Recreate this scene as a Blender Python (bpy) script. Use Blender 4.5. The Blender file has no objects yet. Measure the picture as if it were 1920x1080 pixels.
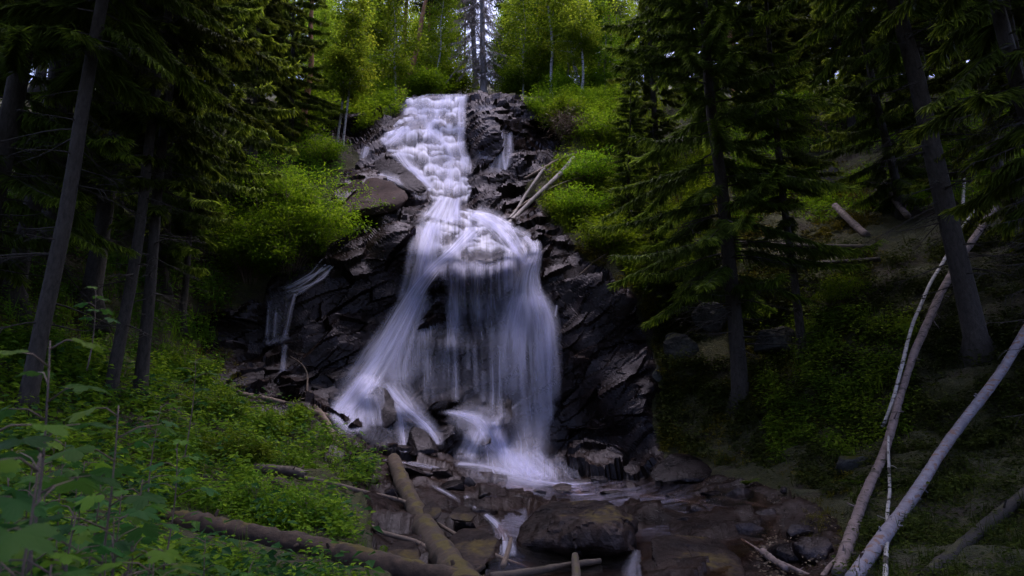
import bpy, math, random
import numpy as np
from mathutils import Vector, Matrix

# ------------------------------------------------------------------ camera, sky, sun, exposure
C = bpy.context.scene.collection
sc = bpy.context.scene
R = math.radians
CAM = np.array([0.0, 0.0, 1.7]); PITCH = R(11.5); FPX = 1280.0
cam_d = bpy.data.cameras.new('camera'); cam = bpy.data.objects.new('camera', cam_d); C.objects.link(cam)
cam.location = CAM; cam.rotation_euler = (R(90) + PITCH, 0, 0)
cam_d.lens = 24.0; cam_d.sensor_width = 36.0; cam_d.clip_start = 0.05; cam_d.clip_end = 1000
cam_d.dof.use_dof = True; cam_d.dof.focus_distance = 23.0; cam_d.dof.aperture_fstop = 3.6
sc.camera = cam

SUN_EL, SUN_AZ = 76.0, 20.0        # compass degrees clockwise from +Y (the falls); the light falls from high above the crest
w = bpy.data.worlds.new("World"); sc.world = w; w.use_nodes = True
nt = w.node_tree; bg = nt.nodes['Background']
sky = nt.nodes.new('ShaderNodeTexSky'); sky.sky_type = 'NISHITA'; sky.sun_disc = False
sky.sun_elevation = R(SUN_EL); sky.sun_rotation = R(SUN_AZ)
sky.air_density = 1.0; sky.dust_density = 5.0; sky.ozone_density = 2.0
tint = nt.nodes.new('ShaderNodeMix'); tint.data_type = 'RGBA'; tint.blend_type = 'MULTIPLY'; tint.inputs[0].default_value = 1.0
tint.inputs[7].default_value = (0.88, 0.83, 1.0, 1)
nt.links.new(sky.outputs[0], tint.inputs[6]); nt.links.new(tint.outputs[2], bg.inputs[0])
bg.inputs[1].default_value = 0.15

sun_d = bpy.data.lights.new('sun', 'SUN'); sun = bpy.data.objects.new('sun', sun_d); C.objects.link(sun)
sun_d.energy = 1.5; sun_d.angle = R(60); sun_d.color = (1.0, 0.97, 0.95)
_e, _a = R(SUN_EL), R(SUN_AZ)
_dir = Vector((math.sin(_a) * math.cos(_e), math.cos(_a) * math.cos(_e), math.sin(_e)))
sun.rotation_euler = (-_dir).to_track_quat('-Z', 'Y').to_euler()

sc.view_settings.view_transform = 'Standard'; sc.view_settings.look = 'None'
sc.view_settings.exposure = 1.65; sc.view_settings.gamma = 1.0
sc.render.engine = 'CYCLES'
cy = sc.cycles
cy.use_denoising = True; cy.use_adaptive_sampling = True; cy.adaptive_threshold = 0.02
cy.max_bounces = 6; cy.diffuse_bounces = 3; cy.glossy_bounces = 2; cy.transmission_bounces = 3; cy.transparent_max_bounces = 40
cy.caustics_reflective = False; cy.caustics_refractive = False; cy.sample_clamp_indirect = 4.0

# ------------------------------------------------------------------ helpers
def at(px, py, Y):
    """the point of the place at depth Y that stands at pixel (px, py) of the 1920-wide photograph"""
    px = np.asarray(px, float); py = np.asarray(py, float); Y = np.asarray(Y, float)
    u = (px - 960) / FPX; v = (540 - py) / FPX
    y = math.cos(PITCH) - v * math.sin(PITCH); z = math.sin(PITCH) + v * math.cos(PITCH)
    t = Y / y
    return np.stack([CAM[0] + u * t, CAM[1] + Y + 0 * u, CAM[2] + z * t], -1)

def nrm(v):
    return v / np.maximum(np.linalg.norm(v, axis=-1, keepdims=True), 1e-9)

_perm = np.random.RandomState(7).permutation(512).astype(np.int64)
_grad = nrm(np.random.RandomState(8).normal(size=(512, 3)))
def _h(i, j, k):
    return _perm[(_perm[(_perm[i & 511] + j) & 511] + k) & 511]
def perlin(p, seed=0):
    p = np.asarray(p, float) + seed * 17.31
    i = np.floor(p).astype(np.int64); f = p - i
    s = f * f * f * (f * (f * 6 - 15) + 10)
    out = 0
    for dx in (0, 1):
        for dy in (0, 1):
            for dz in (0, 1):
                g = _grad[_h(i[:, 0] + dx, i[:, 1] + dy, i[:, 2] + dz)]
                d = g[:, 0] * (f[:, 0] - dx) + g[:, 1] * (f[:, 1] - dy) + g[:, 2] * (f[:, 2] - dz)
                wx = s[:, 0] if dx else 1 - s[:, 0]; wy = s[:, 1] if dy else 1 - s[:, 1]; wz = s[:, 2] if dz else 1 - s[:, 2]
                out = out + d * wx * wy * wz
    return out * 1.6
def fbm(p, oct=4, seed=0):
    a, o, t = 1.0, 0, 0
    for k in range(oct):
        o = o + a * perlin(p * (2 ** k), seed + k); t += a; a *= .5
    return o / t
def facets(p, seed=0):
    """tilted planes over jittered cells: fractured rock, about -1..1"""
    p = np.asarray(p, float) + seed * 9.7
    i = np.floor(p).astype(np.int64)
    best = np.full(len(p), 9e9); val = np.zeros(len(p))
    for dx in (-1, 0, 1):
        for dy in (-1, 0, 1):
            for dz in (-1, 0, 1):
                c = i + np.array([dx, dy, dz])
                h = _h(c[:, 0], c[:, 1], c[:, 2])
                q = c + .5 + _grad[h] * .45
                d = p - q; d2 = (d * d).sum(1)
                n = _grad[(h * 7 + 13) & 511]
                vv = (d * n).sum(1) * 1.1 + (((h * 31) & 511) / 255.5 - 1) * .55
                m = d2 < best
                best = np.where(m, d2, best); val = np.where(m, vv, val)
    return val

def link(o, parent=None):
    C.objects.link(o)
    if parent is not None: o.parent = parent
    return o
def tag(o, label=None, cat=None, group=None, kind=None):
    if label: o['label'] = label
    if cat: o['category'] = cat
    if group: o['group'] = group
    if kind: o['kind'] = kind
    return o
def empty(name, loc=(0, 0, 0)):
    o = bpy.data.objects.new(name, None); o.location = loc; o.empty_display_size = .2
    return link(o)

def raw_mesh(name, V, Q=None, T=None, smooth=False, mats=(), qi=None, ti=None, attrs=None, uv=None):
    V = np.asarray(V, np.float32).reshape(-1, 3)
    Q = np.zeros((0, 4), np.int32) if Q is None else np.asarray(Q, np.int32).reshape(-1, 4)
    T = np.zeros((0, 3), np.int32) if T is None else np.asarray(T, np.int32).reshape(-1, 3)
    me = bpy.data.meshes.new(name)
    me.vertices.add(len(V)); me.vertices.foreach_set('co', V.ravel())
    nl = Q.size + T.size
    me.loops.add(nl); vi = np.concatenate([Q.ravel(), T.ravel()])
    me.loops.foreach_set('vertex_index', vi)
    me.polygons.add(len(Q) + len(T))
    st = np.concatenate([np.arange(len(Q)) * 4, Q.size + np.arange(len(T)) * 3]).astype(np.int32)
    me.polygons.foreach_set('loop_start', st)
    me.polygons.foreach_set('use_smooth', np.full(len(st), smooth, bool))
    for m in mats: me.materials.append(m)
    if qi is not None or ti is not None:
        qi = np.zeros(len(Q), np.int32) if qi is None else np.broadcast_to(qi, (len(Q),)).astype(np.int32)
        ti = np.zeros(len(T), np.int32) if ti is None else np.broadcast_to(ti, (len(T),)).astype(np.int32)
        me.polygons.foreach_set('material_index', np.concatenate([qi, ti]))
    for k, a in (attrs or {}).items():
        at_ = me.attributes.new(k, 'FLOAT', 'POINT'); at_.data.foreach_set('value', np.asarray(a, np.float32))
    if uv is not None:
        l = me.uv_layers.new(name='flow'); l.data.foreach_set('uv', np.asarray(uv, np.float32)[vi].ravel())
    me.update(calc_edges=True)
    return me
def obj(name, me, parent=None, loc=None):
    o = bpy.data.objects.new(name, me); link(o, parent)
    if loc is not None: o.location = loc
    return o

class MB:
    """gathers tubes, leaves and strips; .mesh() makes them one mesh"""
    def __init__(s): s.V = []; s.Q = []; s.T = []; s.qi = []; s.ti = []; s.a = []; s.n = 0
    def add(s, V, Q=None, T=None, mat=0, tint=0.5):
        V = np.asarray(V, float).reshape(-1, 3)
        if Q is not None and len(Q): s.Q.append(np.asarray(Q).reshape(-1, 4) + s.n); s.qi.append(np.full(len(s.Q[-1]), mat))
        if T is not None and len(T): s.T.append(np.asarray(T).reshape(-1, 3) + s.n); s.ti.append(np.full(len(s.T[-1]), mat))
        s.V.append(V); s.a.append(np.broadcast_to(np.asarray(tint, float), (len(V),))); s.n += len(V)
    def tube(s, P, rad, sides=6, mat=0, tint=.5, cap=True, rough=0, seed=0):
        P = np.asarray(P, float); n = len(P); rad = np.broadcast_to(np.asarray(rad, float), (n,))
        T = nrm(np.gradient(P, axis=0))
        ref = np.array([0, 0, 1.0]) if abs(T[:, 2]).mean() < .8 else np.array([1.0, 0, 0])
        A = nrm(np.cross(T, ref)); B = np.cross(T, A)
        th = np.arange(sides) / sides * 2 * math.pi
        V = P[:, None] + rad[:, None, None] * (A[:, None] * np.cos(th)[None, :, None] + B[:, None] * np.sin(th)[None, :, None])
        if rough:
            d = V - P[:, None]
            nz = fbm(V.reshape(-1, 3) * (1.5 / max(rad.max(), .02)) * .5, 3, seed).reshape(n, sides)
            V = P[:, None] + d * (1 + rough * nz[..., None])
        i = np.arange(n - 1)[:, None] * sides; j = np.arange(sides)[None]; j2 = (j + 1) % sides
        Q = np.stack([i + j, i + j2, i + sides + j2, i + sides + j], -1).reshape(-1, 4)
        V = V.reshape(-1, 3); Tt = None
        if cap:
            V = np.concatenate([V, P[:1], P[-1:]]); b = n * sides; jj = np.arange(sides); k2 = (jj + 1) % sides
            Tt = np.concatenate([np.stack([np.full(sides, b), k2, jj], 1), np.stack([np.full(sides, b + 1), (n - 1) * sides + jj, (n - 1) * sides + k2], 1)])
        s.add(V, Q, Tt, mat, tint)
    def tubes(s, P, rad, sides=3, mat=0, tint=.5):
        """many thin tubes at once: P (m, n, 3), rad (m, n)"""
        m, n, _ = P.shape
        T = nrm(np.gradient(P, axis=1)); A = nrm(np.cross(T, np.array([.13, .21, 1.0]))); B = np.cross(T, A)
        th = np.arange(sides) / sides * 2 * math.pi
        V = P[:, :, None] + rad[:, :, None, None] * (A[:, :, None] * np.cos(th)[:, None] + B[:, :, None] * np.sin(th)[:, None])
        o = np.arange(m)[:, None, None] * n * sides; i = np.arange(n - 1)[None, :, None] * sides; j = np.arange(sides)[None, None]; j2 = (j + 1) % sides
        Q = np.stack([o + i + j, o + i + j2, o + i + sides + j2, o + i + sides + j], -1).reshape(-1, 4)
        s.add(V.reshape(-1, 3), Q, None, mat, tint)
    def leaves(s, P, D, N, L, W, mat=0, tint=.5, droop=.12):
        """diamond leaves bent along their length"""
        P = np.asarray(P, float); k = len(P); D = nrm(np.broadcast_to(D, P.shape)); N = np.broadcast_to(N, P.shape)
        L = np.broadcast_to(np.asarray(L, float), (k,))[:, None]; W = np.broadcast_to(np.asarray(W, float), (k,))[:, None]
        S = nrm(np.cross(D, N)); N2 = np.cross(S, D)
        V = np.stack([P, P + D * L * .45 + S * W * .5 + N2 * W * .12, P + D * L - N2 * L * droop, P + D * L * .45 - S * W * .5 + N2 * W * .12], 1)
        Q = np.arange(k * 4).reshape(k, 4)
        t = np.broadcast_to(np.asarray(tint, float), (k,))
        s.add(V.reshape(-1, 3), Q, None, mat, np.repeat(t, 4))
    def mesh(s, name, mats, smooth=True):
        V = np.concatenate(s.V); Q = np.concatenate(s.Q) if s.Q else None; T = np.concatenate(s.T) if s.T else None
        return raw_mesh(name, V, Q, T, smooth, mats, np.concatenate(s.qi) if s.qi else None, np.concatenate(s.ti) if s.ti else None, {'tint': np.concatenate(s.a)})

# ------------------------------------------------------------------ materials
def newmat(name):
    m = bpy.data.materials.new(name); m.use_nodes = True
    n = m.node_tree.nodes; n.clear()
    out = n.new('ShaderNodeOutputMaterial')
    return m, m.node_tree, out
def N_(t, typ, **kw):
    n = t.nodes.new(typ)
    for k, v in kw.items():
        if isinstance(k, str) and hasattr(n, k): setattr(n, k, v)
    return n
def ramp(t, fac, stops):
    r = t.nodes.new('ShaderNodeValToRGB'); e = r.color_ramp.elements
    while len(e) < len(stops): e.new(.5)
    for x, (p, c) in zip(e, stops): x.position = p; x.color = (*c, 1) if len(c) == 3 else c
    t.links.new(fac, r.inputs[0]); return r.outputs[0]
def noise(t, scale, detail=4, rough=.6, vec=None, stretch=None):
    n = t.nodes.new('ShaderNodeTexNoise'); n.inputs['Scale'].default_value = scale; n.inputs['Detail'].default_value = detail; n.inputs['Roughness'].default_value = rough
    if vec is None:
        vec = t.nodes.new('ShaderNodeTexCoord').outputs['Object']
    if stretch:
        mp = t.nodes.new('ShaderNodeMapping'); mp.inputs['Scale'].default_value = stretch; t.links.new(vec, mp.inputs[0]); vec = mp.outputs[0]
    t.links.new(vec, n.inputs['Vector']); return n.outputs['Fac']
def val(t, v):
    n = t.nodes.new('ShaderNodeValue'); n.outputs[0].default_value = v; return n.outputs[0]
def math_(t, op, a, b=None, clamp=False):
    n = t.nodes.new('ShaderNodeMath'); n.operation = op; n.use_clamp = clamp
    for i, x in enumerate((a, b)):
        if x is None: continue
        if isinstance(x, (int, float)): n.inputs[i].default_value = x
        else: t.links.new(x, n.inputs[i])
    return n.outputs[0]
def mixc(t, fac, a, b):
    n = t.nodes.new('ShaderNodeMix'); n.data_type = 'RGBA'
    for i, x in ((0, fac), (6, a), (7, b)):
        if isinstance(x, (int, float)): n.inputs[i].default_value = x
        elif isinstance(x, tuple): n.inputs[i].default_value = (*x, 1)
        else: t.links.new(x, n.inputs[i])
    return n.outputs[2]
def bump(t, h, strength=.5, dist=.05):
    b = t.nodes.new('ShaderNodeBump'); b.inputs['Strength'].default_value = strength; b.inputs['Distance'].default_value = dist
    t.links.new(h, b.inputs['Height']); return b.outputs[0]
def attr(t, name):
    a = t.nodes.new('ShaderNodeAttribute'); a.attribute_name = name; return a.outputs['Fac']

def leaf_mat(name, dark, mid, light, transl=.35, gloss=.25):
    m, t, out = newmat(name)
    col = ramp(t, attr(t, 'tint'), [(0, dark), (.5, mid), (1, light)])
    oi = t.nodes.new('ShaderNodeObjectInfo')
    hs = t.nodes.new('ShaderNodeHueSaturation'); t.links.new(col, hs.inputs['Color'])
    t.links.new(math_(t, 'ADD', math_(t, 'MULTIPLY', oi.outputs['Random'], .5), .75), hs.inputs['Value'])
    t.links.new(math_(t, 'ADD', math_(t, 'MULTIPLY', oi.outputs['Random'], .03), .485), hs.inputs['Hue'])
    p = t.nodes.new('ShaderNodeBsdfPrincipled'); p.inputs['Roughness'].default_value = .55; p.inputs['Specular IOR Level'].default_value = gloss
    tr = t.nodes.new('ShaderNodeBsdfTranslucent'); mx = t.nodes.new('ShaderNodeMixShader'); mx.inputs[0].default_value = transl
    t.links.new(hs.outputs[0], p.inputs['Base Color']); t.links.new(hs.outputs[0], tr.inputs[0])
    t.links.new(p.outputs[0], mx.inputs[1]); t.links.new(tr.outputs[0], mx.inputs[2]); t.links.new(mx.outputs[0], out.inputs[0])
    return m
def bark_mat(name, a, b, scale=8, rough=.85, stretch=(1, 1, .25), moss=None, moss_amt=.5, spots=None):
    m, t, out = newmat(name)
    n1 = noise(t, scale, 6, .7, stretch=stretch); n2 = noise(t, scale * .25, 3)
    col = ramp(t, n1, [(.3, a), (.7, b)])
    if spots: col = mixc(t, ramp(t, noise(t, scale * .9, 2, stretch=(1, 1, 3)), [(.56, (0, 0, 0)), (.62, (1, 1, 1))]), col, spots)
    if moss:
        g = t.nodes.new('ShaderNodeNewGeometry'); sp = t.nodes.new('ShaderNodeSeparateXYZ'); t.links.new(g.outputs['Normal'], sp.inputs[0])
        f = math_(t, 'ADD', math_(t, 'MULTIPLY', sp.outputs[2], .55), math_(t, 'MULTIPLY', n2, .84))
        f = ramp(t, f, [(1.0 - moss_amt * .6, (0, 0, 0)), (1.2 - moss_amt * .6 if 1.2 - moss_amt * .6 < 1 else 1.0, (1, 1, 1))])
        col = mixc(t, f, col, ramp(t, n1, [(.3, moss[0]), (.7, moss[1])]))
    p = t.nodes.new('ShaderNodeBsdfPrincipled'); p.inputs['Roughness'].default_value = rough
    t.links.new(col, p.inputs['Base Color']); t.links.new(bump(t, n1, .7, .03), p.inputs['Normal']); t.links.new(p.outputs[0], out.inputs[0])
    return m
def rock_mat(name, dark, brown, wet=.8, moss=None, moss_thr=.6, spec=.07):
    m, t, out = newmat(name)
    big = noise(t, .55, 5, .6); med = noise(t, 2.6, 6, .7); fine = noise(t, 14, 5, .7, stretch=(1, 1, 1.6))
    col = ramp(t, math_(t, 'ADD', math_(t, 'MULTIPLY', big, .6), math_(t, 'MULTIPLY', med, .4)), [(.36, dark), (.52, tuple((x + y) / 2 for x, y in zip(dark, brown))), (.66, brown)])
    col = mixc(t, math_(t, 'MULTIPLY', ramp(t, fine, [(.35, (1, 1, 1)), (.6, (0, 0, 0))]), .5), col, tuple(c * .45 for c in dark))
    rg = ramp(t, med, [(.3, (.52 - .40 * wet,) * 3), (.7, (.75 - .42 * wet,) * 3)])
    if moss:
        g = t.nodes.new('ShaderNodeNewGeometry'); sp = t.nodes.new('ShaderNodeSeparateXYZ'); t.links.new(g.outputs['Normal'], sp.inputs[0])
        f = math_(t, 'MULTIPLY', ramp(t, math_(t, 'ADD', math_(t, 'MULTIPLY', sp.outputs[2], .35), noise(t, 1.1, 6, .7)), [(moss_thr, (0, 0, 0)), (moss_thr + .12, (1, 1, 1))]), 1.0)
        col = mixc(t, f, col, ramp(t, noise(t, 9, 4), [(.3, moss[0]), (.7, moss[1])]))
        rg = mixc(t, f, rg, (.95, .95, .95))
    h = math_(t, 'ADD', math_(t, 'MULTIPLY', med, .6), math_(t, 'ADD', math_(t, 'MULTIPLY', fine, .5), math_(t, 'MULTIPLY', noise(t, 42, 4, .7), .3)))
    nb = bump(t, h, .6, .05)
    df = t.nodes.new('ShaderNodeBsdfDiffuse'); gl = t.nodes.new('ShaderNodeBsdfGlossy'); gl.inputs[0].default_value = (.86, .84, 1.0, 1)
    t.links.new(col, df.inputs[0]); t.links.new(rg, gl.inputs['Roughness']); t.links.new(nb, df.inputs['Normal']); t.links.new(nb, gl.inputs['Normal'])
    # a film of water: patches that shine and patches that do not
    wetf = math_(t, 'MULTIPLY', ramp(t, math_(t, 'ADD', math_(t, 'MULTIPLY', big, .5), math_(t, 'MULTIPLY', fine, .5)), [(.38, (.25,) * 3), (.62, (1, 1, 1))]), spec)
    mx = t.nodes.new('ShaderNodeMixShader'); t.links.new(wetf, mx.inputs[0]); t.links.new(df.outputs[0], mx.inputs[1]); t.links.new(gl.outputs[0], mx.inputs[2]); t.links.new(mx.outputs[0], out.inputs[0])
    return m

M_rock = rock_mat('wet_rock', (.004, .0032, .0035), (.029, .0175, .0135), .85, spec=.04)
M_rock_black = rock_mat('black_wet_rock', (.003, .0026, .003), (.015, .0098, .009), .9, spec=.026)
M_rock_dry = rock_mat('brown_rock', (.020, .014, .012), (.065, .041, .031), .2, spec=.02)
M_rock_grey = rock_mat('lichen_rock', (.018, .018, .018), (.075, .075, .070), .2, ((.018, .022, .004), (.045, .045, .006)), .70, spec=.01)
M_boulder = rock_mat('boulder_rock', (.006, .005, .005), (.036, .022, .016), .5, ((.04, .032, .006), (.07, .05, .008)), .86, spec=.025)
M_bed = rock_mat('creek_bed_rock', (.007, .0055, .006), (.030, .018, .013), .9, spec=.045)
def soil_mat():
    m, t, out = newmat('mossy_soil')
    a = noise(t, .8, 6, .7); b = noise(t, 5, 6, .75); c = noise(t, 25, 3)
    moss = ramp(t, b, [(.25, (.010, .014, .003)), (.5, (.028, .030, .004)), (.75, (.060, .054, .006))])
    soil = ramp(t, c, [(.3, (.010, .007, .005)), (.7, (.040, .026, .017))])
    col = mixc(t, ramp(t, a, [(.50, (0, 0, 0)), (.64, (1, 1, 1))]), moss, soil)
    p = t.nodes.new('ShaderNodeBsdfPrincipled'); p.inputs['Roughness'].default_value = .95
    t.links.new(col, p.inputs['Base Color']); t.links.new(bump(t, math_(t, 'ADD', b, c), 1.0, .08), p.inputs['Normal']); t.links.new(p.outputs[0], out.inputs[0])
    return m
M_soil = soil_mat()
def water_mat(name, col, k=1.0):
    """thin veil of falling water: white where it is thick, clear where it is thin"""
    m, t, out = newmat(name)
    uv = t.nodes.new('ShaderNodeUVMap'); uv.uv_map = 'flow'
    s1 = noise(t, 1.0, 4, .6, uv.outputs[0], (9, .35, 1)); s2 = noise(t, 1.0, 3, .6, uv.outputs[0], (26, .8, 1))
    st = math_(t, 'ADD', math_(t, 'MULTIPLY', s1, .65), math_(t, 'MULTIPLY', s2, .35))
    st = math_(t, 'ADD', math_(t, 'MULTIPLY', math_(t, 'SUBTRACT', st, .5), 3.0), 1.0)
    d = attr(t, 'dens')
    a = math_(t, 'MULTIPLY', math_(t, 'MULTIPLY', d, math_(t, 'MAXIMUM', st, .15)), k)
    a = math_(t, 'MAXIMUM', a, 0.0); a = math_(t, 'MINIMUM', a, 0.97)
    p = t.nodes.new('ShaderNodeBsdfPrincipled'); p.inputs['Base Color'].default_value = (*col, 1); p.inputs['Roughness'].default_value = .6
    p.inputs['Specular IOR Level'].default_value = .2
    tl = t.nodes.new('ShaderNodeBsdfTranslucent'); tl.inputs[0].default_value = (*col, 1)
    mm = t.nodes.new('ShaderNodeMixShader'); mm.inputs[0].default_value = .4
    t.links.new(p.outputs[0], mm.inputs[1]); t.links.new(tl.outputs[0], mm.inputs[2])
    tr = t.nodes.new('ShaderNodeBsdfTransparent'); mx = t.nodes.new('ShaderNodeMixShader')
    t.links.new(a, mx.inputs[0]); t.links.new(tr.outputs[0], mx.inputs[1]); t.links.new(mm.outputs[0], mx.inputs[2]); t.links.new(mx.outputs[0], out.inputs[0])
    return m
M_water = water_mat('falling_water', (.71, .72, .95))
def stream_mat():
    m, t, out = newmat('stream_water')
    n1 = noise(t, 1.3, 4, .6, stretch=(1, 2.2, 1)); n2 = noise(t, 6, 3)
    d = attr(t, 'dens')
    b = bump(t, math_(t, 'ADD', n1, math_(t, 'MULTIPLY', n2, .25)), .35, .05)
    g = t.nodes.new('ShaderNodeBsdfGlossy'); g.inputs['Roughness'].default_value = .12; g.inputs[0].default_value = (1, 1, 1, 1); t.links.new(b, g.inputs['Normal'])
    tr = t.nodes.new('ShaderNodeBsdfTransparent'); tr.inputs[0].default_value = (.75, .6, .5, 1)
    fr = t.nodes.new('ShaderNodeFresnel'); fr.inputs[0].default_value = 1.33; t.links.new(b, fr.inputs['Normal'])
    mx = t.nodes.new('ShaderNodeMixShader'); t.links.new(math_(t, 'MULTIPLY', fr.outputs[0], 1.0), mx.inputs[0]); t.links.new(tr.outputs[0], mx.inputs[1]); t.links.new(g.outputs[0], mx.inputs[2])
    df = t.nodes.new('ShaderNodeBsdfDiffuse'); df.inputs[0].default_value = (.45, .44, .64, 1)
    m2 = t.nodes.new('ShaderNodeMixShader'); f = math_(t, 'MULTIPLY', d, ramp(t, n1, [(.4, (0, 0, 0)), (.75, (1, 1, 1))]))
    t.links.new(f, m2.inputs[0]); t.links.new(mx.outputs[0], m2.inputs[1]); t.links.new(df.outputs[0], m2.inputs[2]); t.links.new(m2.outputs[0], out.inputs[0])
    return m
M_stream = stream_mat()
# ------------------------------------------------------------------ terrain: one surface through surveyed points (pixel, depth), then rock relief
CP = {
 1500: [(-600, 1.6), (0, 2.2), (500, 3.0), (960, 3.6), (1500, 3.2), (1920, 2.8), (2500, 2.2)],
 1080: [(-600, 3.0), (0, 4.5), (300, 6), (600, 7.2), (900, 8.2), (1200, 8.2), (1500, 7.6), (1700, 7.4), (1920, 6.8), (2500, 5)],
 1000: [(-600, 4.0), (0, 5.6), (300, 8), (600, 9.5), (750, 10.5), (950, 11), (1200, 11), (1450, 10.5), (1650, 9.4), (1920, 8.3), (2500, 6)],
 900: [(-600, 5.5), (0, 8), (300, 10.5), (450, 12), (650, 14.5), (800, 17), (950, 19), (1060, 20), (1200, 19), (1400, 15), (1600, 12.5), (1920, 10.3), (2500, 7)],
 850: [(-600, 6), (0, 9), (300, 12), (450, 14), (600, 16.5), (720, 19), (850, 20.5), (1000, 21), (1200, 20.3), (1400, 17.3), (1600, 14), (1920, 11.3), (2500, 7.6)],
 760: [(-600, 7), (0, 10.5), (300, 14.5), (450, 18), (560, 20.3), (620, 20.7), (720, 21), (850, 21.8), (1000, 21.9), (1200, 21.3), (1300, 20.3), (1400, 18.4), (1600, 15.3), (1920, 12.3), (2500, 8.2)],
 650: [(-600, 8), (0, 12), (200, 15), (350, 19), (500, 21.5), (560, 21.4), (700, 22.2), (850, 22.6), (1000, 22.4), (1150, 21.9), (1300, 21.3), (1450, 20), (1600, 16.8), (1920, 13.3), (2500, 9)],
 540: [(-600, 9), (0, 13), (200, 16), (400, 21), (500, 22.3), (560, 22.2), (650, 22.6), (780, 23.2), (860, 23.6), (950, 23.4), (1050, 23.1), (1150, 22.7), (1300, 22.3), (1450, 21.6), (1600, 18.8), (1920, 14.8), (2500, 10)],
 480: [(400, 22.5), (560, 23.3), (650, 23.2), (720, 23.2), (860, 23.0), (960, 23.2), (1050, 23.9), (1150, 23.8), (1300, 23.3), (1600, 20.4), (1920, 15.8)],
 430: [(-600, 10), (0, 14), (300, 19.5), (480, 23.5), (650, 24.4), (720, 23.9), (860, 24.6), (960, 24.8), (1030, 25.2), (1150, 24.9), (1300, 24.4), (1600, 22), (1920, 16.8), (2500, 11)],
 390: [(600, 25), (700, 25), (780, 24.9), (880, 26.3), (980, 26.8), (1080, 26.2), (1200, 25.9), (1400, 25), (1600, 23.3), (1920, 17.8)],
 340: [(-600, 11), (0, 15.3), (300, 22), (560, 26), (680, 26.3), (780, 26.7), (850, 27.8), (920, 28.2), (1000, 28), (1100, 27.4), (1300, 27), (1600, 25), (1920, 18.8), (2500, 12)],
 260: [(-600, 12), (0, 17), (300, 24.3), (500, 28), (620, 29.3), (680, 29), (760, 29.2), (850, 29.8), (930, 29.7), (1010, 30.6), (1080, 29.9), (1300, 29.4), (1600, 27.8), (1920, 20.8), (2500, 13)],
 180: [(-600, 13), (0, 19), (300, 27), (560, 31.6), (700, 32.6), (800, 32), (900, 32.2), (980, 33), (1100, 33), (1400, 32), (1600, 30.5), (1920, 23.8), (2500, 14)],
 120: [(-600, 15), (0, 21.5), (300, 30), (560, 36), (800, 37), (1100, 37.5), (1400, 36), (1600, 34), (1920, 27), (2500, 16)],
}
pts = np.array([(x, y, d) for y, r in CP.items() for x, d in r])
def tps(pts, q, sc_=400.0, lam=1e-4):
    X = pts[:, :2] / sc_; f = np.log(pts[:, 2]); n = len(X)
    def k(a, b):
        r2 = ((a[:, None] - b[None]) ** 2).sum(-1); return .5 * r2 * np.log(r2 + 1e-12)
    A = np.zeros((n + 3, n + 3)); A[:n, :n] = k(X, X) + lam * np.eye(n); A[:n, n] = 1; A[:n, n + 1:] = X; A[n:, :n] = A[:n, n:].T
    wgt = np.linalg.solve(A, np.concatenate([f, np.zeros(3)]))
    out = []
    for c in np.array_split(q / sc_, max(1, len(q) // 8000)):
        out.append(k(c, X) @ wgt[:n] + wgt[n] + c @ wgt[n + 1:])
    return np.exp(np.concatenate(out))

# coarse survey grid of depth, and a sampler for it
GX = np.arange(-600, 2521, 12.0); GY = np.arange(120, 1501, 10.0)
_gx, _gy = np.meshgrid(GX, GY)
GD = tps(pts, np.stack([_gx.ravel(), _gy.ravel()], 1)).reshape(_gx.shape)
def base_depth(px, py):
    px = np.asarray(px, float); py = np.asarray(py, float)
    win = np.exp(-(((px - 890) / 200) ** 4)) * np.exp(-(((py - 500) / 150) ** 4))      # the ledges run unevenly
    q_ = np.stack([px.ravel() + 0 * py.ravel(), 0 * (px.ravel() + py.ravel()), 0 * (px.ravel() + py.ravel())], 1)
    py = py + win * (26 * perlin(q_ / 75, 71) + 12 * perlin(q_ / 27, 72)).reshape((px + py).shape)
    x = np.clip((np.asarray(px, float) - GX[0]) / 12, 0, len(GX) - 1.001); y = np.clip((np.asarray(py, float) - GY[0]) / 10, 0, len(GY) - 1.001)
    i = x.astype(int); j = y.astype(int); u = x - i; v = y - j
    return (GD[j, i] * (1 - u) + GD[j, i + 1] * u) * (1 - v) + (GD[j + 1, i] * (1 - u) + GD[j + 1, i + 1] * u) * v

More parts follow.
